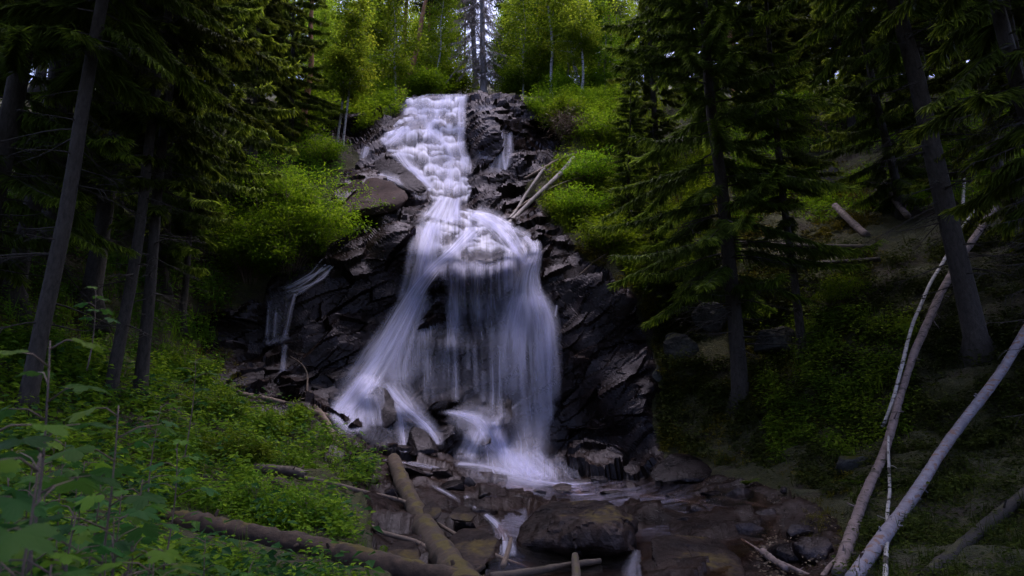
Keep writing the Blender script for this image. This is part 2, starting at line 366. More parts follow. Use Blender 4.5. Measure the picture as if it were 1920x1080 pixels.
# knobs and hollows of the rock: (px, py, rx, ry, metres towards the camera)
KNOBS = [
 (760, 230, 22, 20, .5), (803, 197, 18, 14, .45), (827, 230, 20, 18, .5), (793, 256, 16, 13, .5), (738, 268, 24, 18, .5), (777, 285, 20, 15, .45), (793, 300, 22, 20, .6),
 (840, 280, 22, 20, .5), (857, 232, 18, 18, .4), (838, 198, 16, 12, .5), (800, 330, 22, 16, .5), (775, 315, 16, 13, .4), (868, 325, 24, 20, .5), (842, 365, 14, 14, .4),
 (890, 505, 95, 50, .30), (852, 494, 26, 18, .28), (884, 482, 24, 16, .25), (915, 497, 24, 20, .3), (945, 486, 24, 18, .28), (825, 512, 22, 20, .25), (890, 455, 70, 36, .3), (915, 410, 40, 18, .4), (840, 425, 40, 18, .3), (960, 445, 26, 26, .5), (1000, 470, 22, 20, .5),
 (990, 575, 44, 44, .35), (960, 485, 20, 20, .4), (810, 470, 40, 40, .3),
 (880, 575, 70, 48, -.35), (850, 620, 40, 26, -.2),
 (860, 790, 60, 36, .6), (925, 790, 36, 30, .5), (880, 820, 50, 26, .6), (905, 840, 30, 24, .5), (940, 800, 24, 30, .5),
 (690, 740, 28, 30, .5), (760, 770, 30, 30, .4), (850, 640, 60, 30, .4),
 (720, 420, 50, 50, .5), (740, 470, 50, 40, .4), (600, 520, 60, 40, .4), (560, 600, 60, 60, .4), (680, 540, 60, 50, .4), (640, 640, 60, 50, .3),
 (680, 425, 40, 26, -1.0), (650, 440, 50, 18, -.9), (630, 250, 46, 26, -1.6), (1025, 262, 40, 34, -1.8), (920, 240, 40, 70, .7), (940, 190, 50, 16, .6), (985, 255, 16, 60, .4),
 (930, 360, 60, 22, .5), (1150, 560, 70, 60, .5), (1110, 520, 60, 30, .4), (1080, 640, 50, 60, .5), (1160, 760, 60, 60, .6),
 (1240, 640, 60, 50, -.6), (1270, 690, 60, 30, .6), (1530, 330, 50, 60, -1.6), (1470, 640, 90, 60, -1.2), (1300, 600, 80, 40, -.8), (1530, 700, 70, 80, .5), (1300, 800, 80, 40, .5),
 (400, 640, 60, 40, -.8), (570, 790, 90, 18, .5), (480, 690, 60, 20, .3),
]
def py_top(y): return y < 372
def knob(px, py):
    px = np.asarray(px, float); py = np.asarray(py, float); o = np.zeros(np.broadcast(px, py).shape)
    for x, y, a, b, d in KNOBS:
        r2 = ((px - x) / a) ** 2 + ((py - y) / b) ** 2
        o -= d * (.55 if py_top(y) and a < 26 else 1.) * np.exp(-r2 * 1.1)
    return o
def depth(px, py): return base_depth(px, py) + knob(px, py)

def inpoly(px, py, poly):
    px = np.asarray(px, float); py = np.asarray(py, float); c = np.zeros(px.shape, bool); n = len(poly)
    for k in range(n):
        x1, y1 = poly[k]; x2, y2 = poly[(k + 1) % n]
        if y1 == y2: continue
        c ^= ((y1 > py) != (y2 > py)) & (px < (x2 - x1) * (py - y1) / (y2 - y1) + x1)
    return c
ROCK = [(735, 190), (760, 178), (900, 165), (985, 185), (1000, 215), (1050, 262), (1030, 310), (985, 350), (1000, 385), (1040, 420), (1080, 470), (1140, 500), (1190, 560), (1215, 640), (1235, 720), (1225, 800), (1240, 870),
        (1150, 900), (950, 870), (800, 860), (720, 850), (600, 800), (470, 780), (380, 700), (360, 600), (470, 560), (560, 500), (640, 440), (620, 380), (650, 320), (690, 290), (640, 270), (560, 250), (590, 215), (700, 225)]
BED = [(640, 800), (720, 850), (800, 860), (950, 870), (1150, 895), (1240, 870), (1300, 890), (1420, 900), (1560, 960), (1620, 1040), (1600, 1200), (1560, 1500), (700, 1500), (760, 1120), (700, 1000), (660, 900), (590, 840)]

WET = [(757, 180), (880, 172), (872, 260), (886, 335), (870, 385), (930, 402), (990, 445), (1010, 500), (1035, 580), (1046, 680), (1045, 880), (960, 900), (860, 870), (900, 780), (835, 760), (830, 520), (800, 545), (760, 700), (800, 800), (640, 790), (690, 690), (740, 590), (775, 500), (785, 420), (812, 385), (770, 330), (700, 270)]
cols = np.unique(np.concatenate([np.arange(-600, 480, 7.0), np.arange(480, 1260, 2.6), np.arange(1260, 2521, 7.0)]))
rows = np.concatenate([np.arange(140, 920, 2.6), np.arange(920, 1501, 5.0)])
gx, gy = np.meshgrid(cols, rows)
nzw = perlin(np.stack([gx.ravel() / 45, gy.ravel() / 45, 0 * gx.ravel()], 1), 3).reshape(gx.shape) * 16 + perlin(np.stack([gx.ravel() / 14, gy.ravel() / 14, 0 * gx.ravel()], 1), 5).reshape(gx.shape) * 7
is_rock = inpoly(gx + nzw, gy + nzw * .7, ROCK); is_bed = inpoly(gx + nzw, gy + nzw * .5, BED) & ~is_rock
P = at(gx, gy, depth(gx, gy))
dPx = np.gradient(P, axis=1); dPy = np.gradient(P, axis=0)
NR = nrm(np.cross(dPy, dPx)); NR = np.where((NR * (P - CAM)).sum(-1, keepdims=True) > 0, -NR, NR)
# smooth the masks so that relief fades across the border
def blur(a, k):
    for ax in (0, 1):
        c = np.cumsum(np.concatenate([np.repeat(np.take(a, [0], ax), k + 1, ax), a, np.repeat(np.take(a, [-1], ax), k, ax)], ax), ax)
        n = a.shape[ax]
        a = (np.take(c, np.arange(2 * k + 1, 2 * k + 1 + n), ax) - np.take(c, np.arange(0, n), ax)) / (2 * k + 1)
    return a
wr = blur(is_rock.astype(float), 4); wb = blur(is_bed.astype(float), 3); ws = 1 - np.clip(wr + wb, 0, 1)
flat = P.reshape(-1, 3); disp = np.zeros(len(flat))
mr = (wr + wb).ravel() > .01
q = flat[mr]
# tilted strata: the rock splits along planes that rise to the right
ca, sa = math.cos(R(32)), math.sin(R(32))
qs = np.stack([q[:, 0] * ca + q[:, 2] * sa, q[:, 1], (-q[:, 0] * sa + q[:, 2] * ca) * 1.9], 1)
qw = qs + .22 * np.stack([fbm(q / 1.6, 2, 31), fbm(q / 1.6, 2, 32), fbm(q / 1.6, 2, 33)], 1)
qb = qs * np.array([.55, 1, 1.25])
rel = .46 * facets(qw / 2.7, 1) + .17 * facets(qb / .95, 2) + .020 * facets(qs / .36, 3) + .05 * fbm(q / .9, 3, 4)
rel_bed = .17 * facets(q * [.8, .8, 1] / 1.7, 6) + .05 * facets(q / .6, 7) + .26 * fbm(q / 1.2, 4, 8)
rel = np.where(wb.ravel()[mr] > .5, rel_bed, rel)
wm = blur((inpoly(gx, gy, WET)).astype(float), 5).ravel()[mr]; rel = rel * (1 - .70 * wm) - .10 * wm
k_ = np.where(wb.ravel()[mr] > .5, 1.0, 1.0)
disp[mr] += rel * k_ * np.clip((wr + wb).ravel()[mr], 0, 1)
m2 = ws.ravel() > .01; q = flat[m2]
disp[m2] += ws.ravel()[m2] * (.34 * fbm(q / 1.6, 3, 9) + .10 * fbm(q / .4, 3, 12)) * np.clip(flat[m2][:, 1] / 14, .25, 1)
# the upper rows roll over the crest instead of rising to the sky
PD = (flat + NR.reshape(-1, 3) * disp[:, None]).reshape(P.shape)

nr, nc = gx.shape
ii = (np.arange(nr - 1)[:, None] * nc + np.arange(nc - 1)[None])
quads = np.stack([ii, ii + nc, ii + nc + 1, ii + 1], -1)
fy = gy[:-1, :-1]; fx = gx[:-1, :-1]
crest = np.interp(fx, [-600, 0, 300, 560, 745, 760, 800, 900, 1000, 1150, 1300, 1450, 1600, 1920, 2520], [160, 190, 190, 186, 184, 182, 180, 170, 180, 182, 182, 176, 168, 150, 140])
keep = fy >= crest
frock = is_rock[:-1, :-1] & keep; fbed = is_bed[:-1, :-1] & keep; fsoil = keep & ~frock & ~fbed
def submesh(name, mask, mat):
    Q = quads[mask]; u, inv = np.unique(Q, return_inverse=True)
    return obj(name, raw_mesh(name, PD.reshape(-1, 3)[u], inv.reshape(-1, 4), None, name != 'cliff', [mat]))
tag(submesh('cliff', frock, M_rock), 'dark wet fractured rock face behind the falls', None, None, 'structure')
tag(submesh('creek_bed', fbed, M_bed), 'wet brown rock bed in front of the falls', None, None, 'structure')
tag(submesh('hillside', fsoil, M_soil), 'mossy forest slopes on both sides of the gorge', None, None, 'structure')
# plateau behind the crest
pc = np.arange(-600, 2521, 20.0); crest_c = np.interp(pc, [-600, 0, 300, 560, 745, 760, 800, 900, 1000, 1150, 1300, 1450, 1600, 1920, 2520], [160, 190, 190, 186, 184, 182, 180, 170, 180, 182, 182, 176, 168, 150, 140]) + 3
E0 = at(pc, crest_c, base_depth(pc, crest_c))
rowsP = []
for dy in (-.3, 1, 3, 6, 10, 16, 24, 36, 60):
    e = E0.copy(); e[:, 0] *= 1 + max(dy, 0) / 40; e[:, 1] += dy; e[:, 2] += -.25 + .55 * max(dy, 0) + .35 * fbm(np.stack([pc / 90, np.full_like(pc, dy), 0 * pc], 1), 3, 21) * (dy > 0)
    rowsP.append(e)
PV = np.array(rowsP); a, b = PV.shape[:2]; jj = np.arange(a - 1)[:, None] * b + np.arange(b - 1)[None]
tag(obj('plateau_ground', raw_mesh('plateau_ground', PV.reshape(-1, 3), np.stack([jj, jj + 1, jj + b + 1, jj + b], -1).reshape(-1, 4), None, True, [M_soil])), 'forest floor above the falls', None, None, 'structure')
# forest floor round and behind the camera
gv = np.array([[x, y, -0.35 - .012 * abs(x) + (0.0 if y < 3 else -.4)] for y in np.linspace(-60, 6, 12) for x in np.linspace(-60, 60, 13)])
jj = np.arange(11)[:, None] * 13 + np.arange(12)[None]
tag(obj('ground', raw_mesh('ground', gv, np.stack([jj, jj + 1, jj + 14, jj + 13], -1).reshape(-1, 4), None, True, [M_soil])), 'forest floor', None, None, 'structure')
def plateau_z(x, y):
    """height of the forest floor behind the crest"""
    px = 960 + 0 * x
    k = np.argmin(abs(E0[:, 0] * (1 + max(y - 33, 0) / 40) - x)); return float(E0[k, 2] - .25 + .55 * max(y - E0[k, 1], 0))
# ------------------------------------------------------------------ the falls: veils of water laid over the rock
rw = np.random.RandomState(11)
LUMPS = []
for r_, y in enumerate(np.arange(180, 392, 15.0)):      # the ledges the water steps down, row over row
    xl = np.interp(y, [185, 220, 262, 282, 330, 360, 390], [757, 745, 708, 724, 768, 800, 810]); xr = np.interp(y, [185, 260, 300, 360, 390], [876, 868, 884, 884, 872])
    x = xl - rw.uniform(0, 18)
    while x < xr:
        a = rw.uniform(9, 27); LUMPS.append((x + a, y + rw.normal(0, 6), a, rw.uniform(8, 21))); x += a * rw.uniform(1.3, 2.3)
for _ in range(30):
    LUMPS.append((rw.uniform(795, 990), rw.uniform(400, 470), rw.uniform(12, 30), rw.uniform(8, 18)))
LUMPS.sort(key=lambda q: q[1])
def lump_field(px, py):
    """every ledge: a white lip where the water bends over, thinning down its face until the next ledge"""
    f = np.full(px.shape, .85)
    wob = perlin(np.stack([px.ravel() / 7, py.ravel() / 16, px.ravel() * 0], 1), 91).reshape(px.shape) * 2.2 + perlin(np.stack([px.ravel() / 19, py.ravel() / 25, px.ravel() * 0], 1), 92).reshape(px.shape) * 4
    for k, (x, y, a, b) in enumerate(LUMPS):
        u = (px - x) / a; lip = y - b * .5 * np.sqrt(np.clip(1 - u * u, 0, 1)) + wob
        s_ = (py - lip) / (1.9 * b); inside = np.clip((1 - np.abs(u)) * 5, 0, 1) * np.clip(s_ * 9 + .6, 0, 1) * np.clip((1.25 - s_) * 3, 0, 1)
        v = .15 + 1.1 * np.exp(-(np.clip(s_, 0, 9) / .22) ** 1.3) + .35 * np.clip(np.abs(u) - .6, 0, 1)
        f = f * (1 - inside) + v * inside
    return f, 0 * f
class Veil:
    def __init__(s): s.V = []; s.Q = []; s.d = []; s.uv = []; s.n = 0
    def grid(s, px, py, dens, off, um, vm):
        d = depth(px, py) - off
        V = at(px, py, d); r, c = px.shape
        ii = np.arange(r - 1)[:, None] * c + np.arange(c - 1)[None]
        Q = np.stack([ii, ii + c, ii + c + 1, ii + 1], -1).reshape(-1, 4)
        k = dens.ravel()[Q].max(1) > .01
        s.Q.append(Q[k] + s.n); s.V.append(V.reshape(-1, 3)); s.d.append(dens.ravel()); s.uv.append(np.stack([um.ravel(), vm.ravel()], 1)); s.n += r * c
    def sheet(s, rows, dens, off=.16, lumps=False, edge=.12, streak=.5, seed=0, head=8.):
        """rows: (py, left, right, density factor)"""
        rows = np.array([(*r, 1.0) if len(r) == 3 else r for r in rows], float)
        py = np.arange(rows[0, 0], rows[-1, 0] + .1, 2.0); L = np.interp(py, rows[:, 0], rows[:, 1]); Rr = np.interp(py, rows[:, 0], rows[:, 2]); F = np.interp(py, rows[:, 0], rows[:, 3])
        nc = int(max((Rr - L).max() / 1.8, 8)); u = np.linspace(0, 1, nc)
        px = L[:, None] + (Rr - L)[:, None] * u[None]; Y = np.repeat(py[:, None], nc, 1)
        wob = perlin(np.stack([px.ravel() / 30, Y.ravel() / 60, np.full(px.size, seed + .5)], 1), seed).reshape(px.shape)
        prof = np.clip(np.minimum(u, 1 - u)[None] / edge + wob * .8, 0, 1); prof = prof * prof * (3 - 2 * prof)
        endf = np.clip(np.minimum((Y - py[0]) / head + (.3 if head < 10 else 0), (py[-1] - Y) / 26), 0, 1)
        st = 1 + streak * fbm(np.stack([u[None].repeat(len(py), 0).ravel() * (Rr - L).mean() / 9, Y.ravel() / 110, np.full(px.size, seed)], 1), 3, seed + 40).reshape(px.shape) * 1.6
        d = dens * F[:, None] * prof * endf * np.clip(st, .05, 2)
        if lumps:
            f, rim = lump_field(px, Y); d = np.clip(d * f + rim * prof * endf * 1.15, 0, 1)
        s.grid(px, Y, np.clip(d, 0, 1), off, px / 55., Y / 55.)
    def stroke(s, pts, dens, off=.2, soft=1.0, streak=.6, seed=0, fade=(.05, .12)):
        """a soft body and the threads of water that run in it"""
        pts = np.array([(*p, 1.0) if len(p) == 3 else p for p in pts], float); mw = pts[:, 2].mean()
        if mw < 13: return s.one(pts, dens, off, soft, streak, seed, fade)
        s.one(pts * [1, 1, 1.35, 1], dens * .78, off, 1.25, streak, seed, fade)
        rng = np.random.RandomState(seed + 700); nf = int(np.clip(mw / 6, 2, 12))
        for k in range(nf):
            u = np.clip(rng.normal(0, .26), -.46, .46); q = pts.copy(); dr = rng.normal(0, .05)
            q[:, 0] += pts[:, 2] * (u + dr * np.linspace(-1, 1, len(q))); q[:, 2] = np.clip(pts[:, 2] * rng.uniform(.14, .36), 4, 22)
            a, e = sorted(rng.uniform(0, 1, 2)); f0, f1 = (.05 + .3 * a, .08 + .35 * (1 - e))
            s.one(q, min(dens * rng.uniform(.15, .6), .9), off + .012 * (k + 1), 1.0, .4, seed * 20 + k, (f0, f1))
    def one(s, pts, dens, off=.2, soft=1.0, streak=.6, seed=0, fade=(.05, .12)):
        """pts: (px, py, full width [, density factor]) down the flow"""
        t = np.concatenate([[0], np.cumsum(np.hypot(*np.diff(pts[:, :2], axis=0).T))]); T = np.arange(0, t[-1], 2.5)
        def sm(k):   # smooth interpolation along the stream
            y = np.interp(T, t, pts[:, k]); kk = 7; yp = np.pad(y, kk, mode='edge'); return np.convolve(yp, np.ones(2 * kk + 1) / (2 * kk + 1), 'valid')
        x, y, wd, F = sm(0), sm(1), sm(2), sm(3)
        tx, ty = np.gradient(x), np.gradient(y); ln = np.hypot(tx, ty); nx, ny = ty / ln, -tx / ln
        # falling water spreads level rather than square to its path
        nx, ny = nx * .6 + .4, ny * .6
        nc = int(max(wd.max() / 1.8, 6)); u = np.linspace(-1, 1, nc)
        px = x[:, None] + nx[:, None] * u * wd[:, None] / 2; py = y[:, None] + ny[:, None] * u * wd[:, None] / 2
        prof = np.clip(1 - np.abs(u), 0, 1)[None] ** (.9 * soft) * 1.25
        st = 1 + streak * 1.7 * fbm(np.stack([(u[None] * wd.mean() / 14).repeat(len(x), 0).ravel(), (T[:, None].repeat(nc, 1) / 95).ravel(), np.full(px.size, seed + .5)], 1), 3, seed + 60).reshape(px.shape)
        tt = T / max(T[-1], 1); e = np.clip(np.minimum(tt / fade[0] if fade[0] else 9, (1 - tt) / fade[1] if fade[1] else 9), 0, 1)
        d = dens * F[:, None] * prof * np.clip(st, .05, 2.2) * e[:, None]
        s.grid(px, py, np.clip(d, 0, 1), off, (u[None] * wd[:, None] / 2 + seed * 31) / 55., T[:, None].repeat(nc, 1) / 55.)
    def build(s, name, mat=None):
        return obj(name, raw_mesh(name, np.concatenate(s.V), np.concatenate(s.Q), None, True, [mat or M_water], None, None, {'dens': np.concatenate(s.d)}, np.concatenate(s.uv)))

up = Veil()
up.sheet([(176, 800, 880, .8), (184, 754, 880), (200, 756, 874), (220, 745, 873), (240, 724, 872), (262, 706, 872), (282, 722, 878), (300, 736, 884), (330, 768, 888), (360, 800, 884), (392, 808, 872)], .80, .14, True, .10, .35, 1)
up.stroke([(845, 176, 40), (832, 200, 40), (815, 225, 30), (800, 245, 26), (830, 262, 30), (850, 285, 26), (845, 310, 36), (850, 340, 46), (842, 375, 46)], .28, .24, seed=2)
up.stroke([(780, 182, 46), (782, 205, 50), (775, 235, 40), (752, 255, 40), (728, 275, 26)], .22, .22, seed=3)
up.stroke([(800, 183, 60), (800, 205, 50), (815, 250, 24), (812, 290, 20), (825, 320, 30), (838, 350, 40)], .2, .2, seed=4)
up.stroke([(868, 176, 16), (862, 210, 20), (866, 240, 16), (860, 268, 14), (872, 300, 16), (868, 330, 30)], .45, .2, seed=5)
up.stroke([(760, 235, 20), (735, 262, 30), (715, 275, 14)], .5, .2, seed=6)
up.stroke([(745, 280, 30), (760, 305, 20), (785, 330, 24), (815, 360, 26)], .55, .2, seed=7)
up.stroke([(690, 270, 10), (683, 292, 22), (682, 305, 16)], .5, .2, seed=8)
up.stroke([(705, 325, 30), (740, 335, 24), (775, 350, 20), (795, 365, 20), (782, 380, 18)], .3, .18, seed=9)
up.sheet([(196, 885, 930, .5), (230, 880, 960), (290, 885, 965), (340, 890, 950, .6)], .26, .3, False, .3, 1.0, 10)
for k, (x0, y0, x1, y1) in enumerate([(938, 205, 940, 225), (925, 232, 950, 330), (900, 230, 905, 300), (955, 245, 948, 320), (915, 260, 920, 340)]):
    up.stroke([(x0, y0, 7), ((x0 + x1) / 2 + 3, (y0 + y1) / 2, 9), (x1, y1, 8)], .35, .1, seed=11 + k)
tag(up.build('waterfall'), 'upper cascade tumbling white over stepped rocks below the crest', None, None, 'structure')

mid = Veil()
mid.stroke([(845, 365, 40), (838, 385, 44), (830, 402, 60), (822, 420, 90)], .8, .24, seed=20)
mid.sheet([(388, 815, 868), (402, 806, 930), (420, 792, 965), (445, 783, 985), (470, 778, 1000), (490, 775, 1006, .7), (520, 775, 1005, .3), (545, 775, 1005, .1)], .75, .15, True, .10, .4, 21)
mid.stroke([(880, 400, 40), (905, 405, 50), (935, 425, 50), (955, 450, 40), (975, 480, 30), (988, 505, 36)], .66, .24, seed=22)
mid.stroke([(900, 420, 30), (880, 440, 30), (850, 470, 26), (815, 500, 30), (780, 545, 34), (755, 590, 44), (728, 640, 56), (697, 690, 66), (655, 750, 70)], .85, .34, seed=23)
mid.stroke([(815, 410, 40), (800, 450, 56), (790, 490, 50), (780, 530, 44), (765, 570, 50)], .6, .22, seed=24)
mid.sheet([(425, 785, 835, .6), (460, 780, 835), (510, 776, 815), (540, 768, 800, .6)], .5, .2, False, .25, .7, 25)
mid.sheet([(540, 765, 815, .8), (590, 742, 818), (640, 712, 815, .8), (690, 680, 800, .6), (730, 655, 775, .35), (745, 640, 760, .2)], .36, .26, False, .3, .7, 26, 40.)
mid.stroke([(795, 545, 30), (780, 590, 40), (762, 640, 44), (750, 690, 50), (752, 730, 40)], .45, .4, seed=27)
# thin curtain over the hollow
mid.sheet([(482, 818, 970, .5), (500, 812, 972, .9), (560, 818, 975), (620, 825, 985, .6), (660, 830, 1000, .3)], .24, .42, False, .15, 1.3, 28, 34.)
for k, (x, a, b, wd, dd) in enumerate([(856, 488, 640, 16, .42), (871, 492, 600, 8, .3), (893, 486, 590, 10, .4), (902, 488, 610, 14, .45), (921, 488, 600, 9, .35), (936, 485, 580, 10, .4), (846, 500, 660, 10, .3), (950, 480, 560, 12, .55), (960, 470, 555, 16, .6)]):
    mid.stroke([(x, a - 12, wd), (x - 1, (a + b) / 2, wd * 1.2), (x + 1, b, wd * 1.5)], dd, .5, seed=30 + k, fade=(.25, .3))
mid.sheet([(545, 800, 860, .2), (590, 790, 862, .8), (660, 770, 865), (720, 765, 865, .7), (770, 770, 860, .3)], .24, .38, False, .3, 1.1, 29, 40.)
# lower thin veils
mid.sheet([(610, 830, 1040, .3), (650, 835, 1045, .9), (700, 840, 1048), (760, 845, 1040, .8), (800, 870, 1030, .4)], .09, .34, False, .15, 1.3, 44, 40.)
for k, (x, a, b, wd, dd) in enumerate([(852, 625, 760, 12, .28), (876, 635, 700, 9, .26), (890, 640, 745, 10, .22), (922, 605, 780, 12, .28), (935, 640, 790, 10, .22), (905, 690, 760, 11, .22), (1030, 610, 800, 9, .28)]):
    mid.stroke([(x, a, wd), (x + 2, (a + b) / 2, wd * 1.2), (x + 3, b, wd * 1.5)], dd, .4, seed=50 + k)
# the strong stream that leaps from the dome on the right
mid.stroke([(1000, 445, 20), (1005, 475, 24), (990, 500, 40), (984, 530, 46), (982, 550, 70), (985, 575, 92), (988, 610, 100), (990, 660, 100, .7), (994, 720, 92, .42), (998, 780, 80, .3), (1000, 840, 70, .25), (1005, 880, 70, .2)], .62, .36, .8, 1.0, 60)
mid.stroke([(980, 545, 50), (968, 585, 60), (958, 630, 60), (955, 690, 56, .6), (955, 750, 50, .4)], .34, .45, 1.0, 1.1, 61)
mid.stroke([(1000, 550, 30), (1020, 580, 36), (1030, 620, 34), (1035, 690, 34, .6), (1036, 760, 30, .4)], .55, .4, seed=62)
mid.stroke([(978, 440, 16), (1000, 462, 14), (1012, 490, 10)], .6, .18, seed=63)
mid.stroke([(960, 425, 20), (995, 445, 16), (1015, 465, 10)], .5, .18, seed=64)
mid.stroke([(1003, 510, 8), (1010, 530, 8), (1016, 550, 6)], .5, .18, seed=65)
mid.stroke([(1046, 565, 5), (1041, 585, 7), (1040, 600, 7)], .5, .12, seed=66)
tag(mid.build('waterfall'), 'middle drop of the falls with silky curtains over a dark hollow', None, None, 'structure')

lo = Veil()
lo.sheet([(712, 662, 735, .6), (735, 640, 700, .9), (760, 618, 695), (785, 608, 692, .9), (800, 640, 695, .7), (812, 655, 690, .3)], .42, .62, False, .22, .7, 69)
lo.stroke([(700, 700, 60), (680, 730, 60), (655, 758, 60), (630, 785, 46)], .55, .66, seed=70, fade=(.2, .3))
lo.stroke([(690, 735, 30), (700, 765, 46), (702, 806, 44)], .45, .75, seed=71, fade=(.15, .4))
lo.stroke([(640, 770, 40), (655, 795, 60), (685, 812, 40)], .4, .66, seed=72, fade=(.2, .35))
lo.stroke([(722, 712, 30), (735, 735, 34), (760, 762, 36), (785, 785, 36), (805, 800, 30), (822, 830, 20)], .55, .6, seed=73, fade=(.15, .35))
lo.sheet([(715, 722, 768, .3), (735, 728, 782, .8), (765, 738, 806, .8), (800, 742, 826, .5), (835, 745, 838, .3), (850, 748, 838, .1)], .26, .55, False, .3, .9, 83)
lo.stroke([(745, 755, 26), (752, 790, 18), (756, 830, 18), (760, 855, 14)], .45, .5, seed=74)
lo.stroke([(790, 790, 26), (815, 812, 20), (825, 840, 14)], .45, .5, seed=75)
lo.stroke([(840, 770, 60), (880, 778, 60), (905, 790, 60), (915, 815, 50), (935, 840, 60), (965, 862, 80), (1000, 885, 90), (1040, 900, 60)], .42, .5, seed=76, fade=(.2, .2))
lo.stroke([(900, 800, 36), (890, 825, 36), (880, 850, 40), (870, 868, 40)], .42, .5, seed=77, fade=(.15, .35))
lo.stroke([(925, 785, 20), (930, 810, 16), (945, 835, 24), (950, 870, 30)], .5, .45, seed=78)
lo.sheet([(842, 930, 1010, .4), (860, 930, 1035, .9), (880, 950, 1060), (900, 960, 1075, .9), (912, 985, 1075, .5)], .46, .55, False, .3, .6, 79)
lo.stroke([(850, 868, 16), (900, 872, 22), (950, 885, 30), (1000, 902, 24), (1060, 908, 16), (1110, 906, 8)], .45, .35, seed=80)
lo.stroke([(760, 865, 6), (800, 872, 8), (850, 885, 8), (900, 892, 10)], .28, .2, seed=81)
lo.stroke([(985, 745, 10), (930, 790, 9), (900, 800, 8)], .16, .5, seed=82)

lo.sheet([(760, 850, 1040, .2), (790, 835, 1040, .6), (830, 850, 1050, .8), (870, 850, 1075), (895, 870, 1090, .9), (912, 900, 1110, .4)], .24, .62, False, .3, .9, 84)
lo.sheet([(815, 880, 1040, .2), (850, 860, 1070, .7), (885, 855, 1100), (912, 880, 1130, .6), (925, 900, 1120, .2)], .13, 1.1, False, .5, .3, 86, 40.)
lo.sheet([(690, 640, 800, .2), (740, 612, 800, .7), (790, 604, 830, .7), (830, 650, 850, .4), (850, 660, 850, .1)], .16, .7, False, .3, .9, 85)
tag(lo.build('waterfall'), 'foot of the falls splashing white over boulders into the pool', None, None, 'structure')
sd = Veil()
for k, (dx, dy, wd_, dd) in enumerate([(0, 0, 8, .5), (-6, 5, 6, .4), (8, 6, 6, .38), (3, 12, 9, .3), (-10, -3, 5, .3)]):
    sd.stroke([(655 + dx * .3, 462 + dy * .3, wd_ * .6), (640 + dx * .6 + rw.normal(0, 4), 476 + dy * .5, wd_), (622 + dx + rw.normal(0, 6), 490 + dy, wd_ * .6), (604 + dx, 506 + dy + rw.normal(0, 4), wd_ * 1.3), (580 + dx * 1.4 + rw.normal(0, 7), 524 + dy, wd_), (550 + dx, 538 + dy + rw.normal(0, 3), wd_ * 1.5), (524 + dx, 546 + dy, wd_)], dd, .16 + .01 * k, seed=190 + k)
sd.sheet([(545, 498, 550, .7), (570, 497, 548), (610, 494, 545, .8), (640, 490, 542, .5), (650, 490, 540, .3)], .11, .22, False, .2, 1.3, 92)
for k, (p, dd) in enumerate([([(555, 545, 8), (548, 570, 9), (540, 610, 10), (532, 640, 16)], .4), ([(518, 580, 8), (516, 610, 10), (514, 640, 14)], .34), ([(535, 640, 12), (533, 665, 9), (530, 700, 12), (530, 725, 22)], .4), ([(545, 630, 18), (520, 640, 20), (490, 645, 18)], .25), ([(505, 560, 8), (503, 600, 8), (500, 640, 12)], .25)]):
    sd.stroke(p, dd, .26, seed=93 + k)
tag(sd.build('side_waterfall'), 'thin side trickle running over a dark ledge left of the main falls', None, None, 'structure')

# the stream across the rock bed, and the white tongues between the boulders
sv = []; sx = np.arange(640, 1660, 6.0); sy = np.arange(868, 1130, 4.0)
X, Yp = np.meshgrid(sx, sy)
inn = inpoly(X, Yp, [(880, 890), (960, 896), (1060, 908), (1160, 900), (1300, 910), (1420, 925), (1460, 960), (1440, 1010), (1300, 1126), (900, 1126), (925, 1000), (960, 950), (900, 930)])
pool = base_depth(X, Yp); Vw = at(X, Yp, pool); Vw[..., 2] += .05
dn = np.clip(.9 * np.exp(-(((X - 1060) / 70) ** 2 + ((Yp - 908) / 10) ** 2)) + .5 * np.exp(-(((X - 1080) / 25) ** 2 + ((Yp - 928) / 10) ** 2)) + .35 * np.exp(-(((X - 1160) / 120) ** 2 + ((Yp - 935) / 22) ** 2)) + .3 * np.exp(-(((X - 1250) / 90) ** 2 + ((Yp - 980) / 30) ** 2)), 0, 1)
ii = np.arange(len(sy) - 1)[:, None] * len(sx) + np.arange(len(sx) - 1)[None]
Qw = np.stack([ii, ii + len(sx), ii + len(sx) + 1, ii + 1], -1)[inn[:-1, :-1]]
u_, inv = np.unique(Qw, return_inverse=True)
tag(obj('stream_water', raw_mesh('stream_water', Vw.reshape(-1, 3)[u_], inv.reshape(-1, 4), None, True, [M_stream], None, None, {'dens': dn.ravel()[u_]})), 'shallow brown stream gliding over the rock bed below the falls', None, None, 'structure')
ch = Veil()
for k, pts_ in enumerate([[(700, 858, 8), (760, 868, 10), (820, 880, 9), (870, 898, 8)], [(930, 905, 12), (1000, 918, 18), (1060, 925, 12)], [(1120, 915, 10), (1200, 928, 18), (1290, 940, 14), (1380, 955, 10)], [(1100, 940, 8), (1180, 955, 14), (1230, 972, 10)], [(1330, 930, 8), (1420, 945, 12), (1480, 965, 8)], [(800, 905, 8), (840, 925, 12), (870, 945, 8)], [(960, 925, 10), (1010, 935, 14), (1060, 940, 8)]]):
    ch.stroke(pts_, .30, .10, seed=120 + k, fade=(.3, .4))
ch.stroke([(1075, 915, 14), (1085, 925, 26), (1095, 932, 16)], .5, .12, seed=110)
ch.stroke([(870, 925, 10), (880, 940, 16), (900, 960, 12)], .35, .12, seed=111)
ch.stroke([(905, 960, 10), (935, 985, 20), (945, 1010, 30), (950, 1050, 36)], .5, .3, seed=112)
ch.stroke([(1196, 1026, 8), (1190, 1045, 20), (1182, 1070, 34), (1185, 1095, 40)], .16, .4, seed=113)
ch.stroke([(1290, 975, 8), (1285, 995, 24), (1260, 1010, 20)], .4, .15, seed=114)
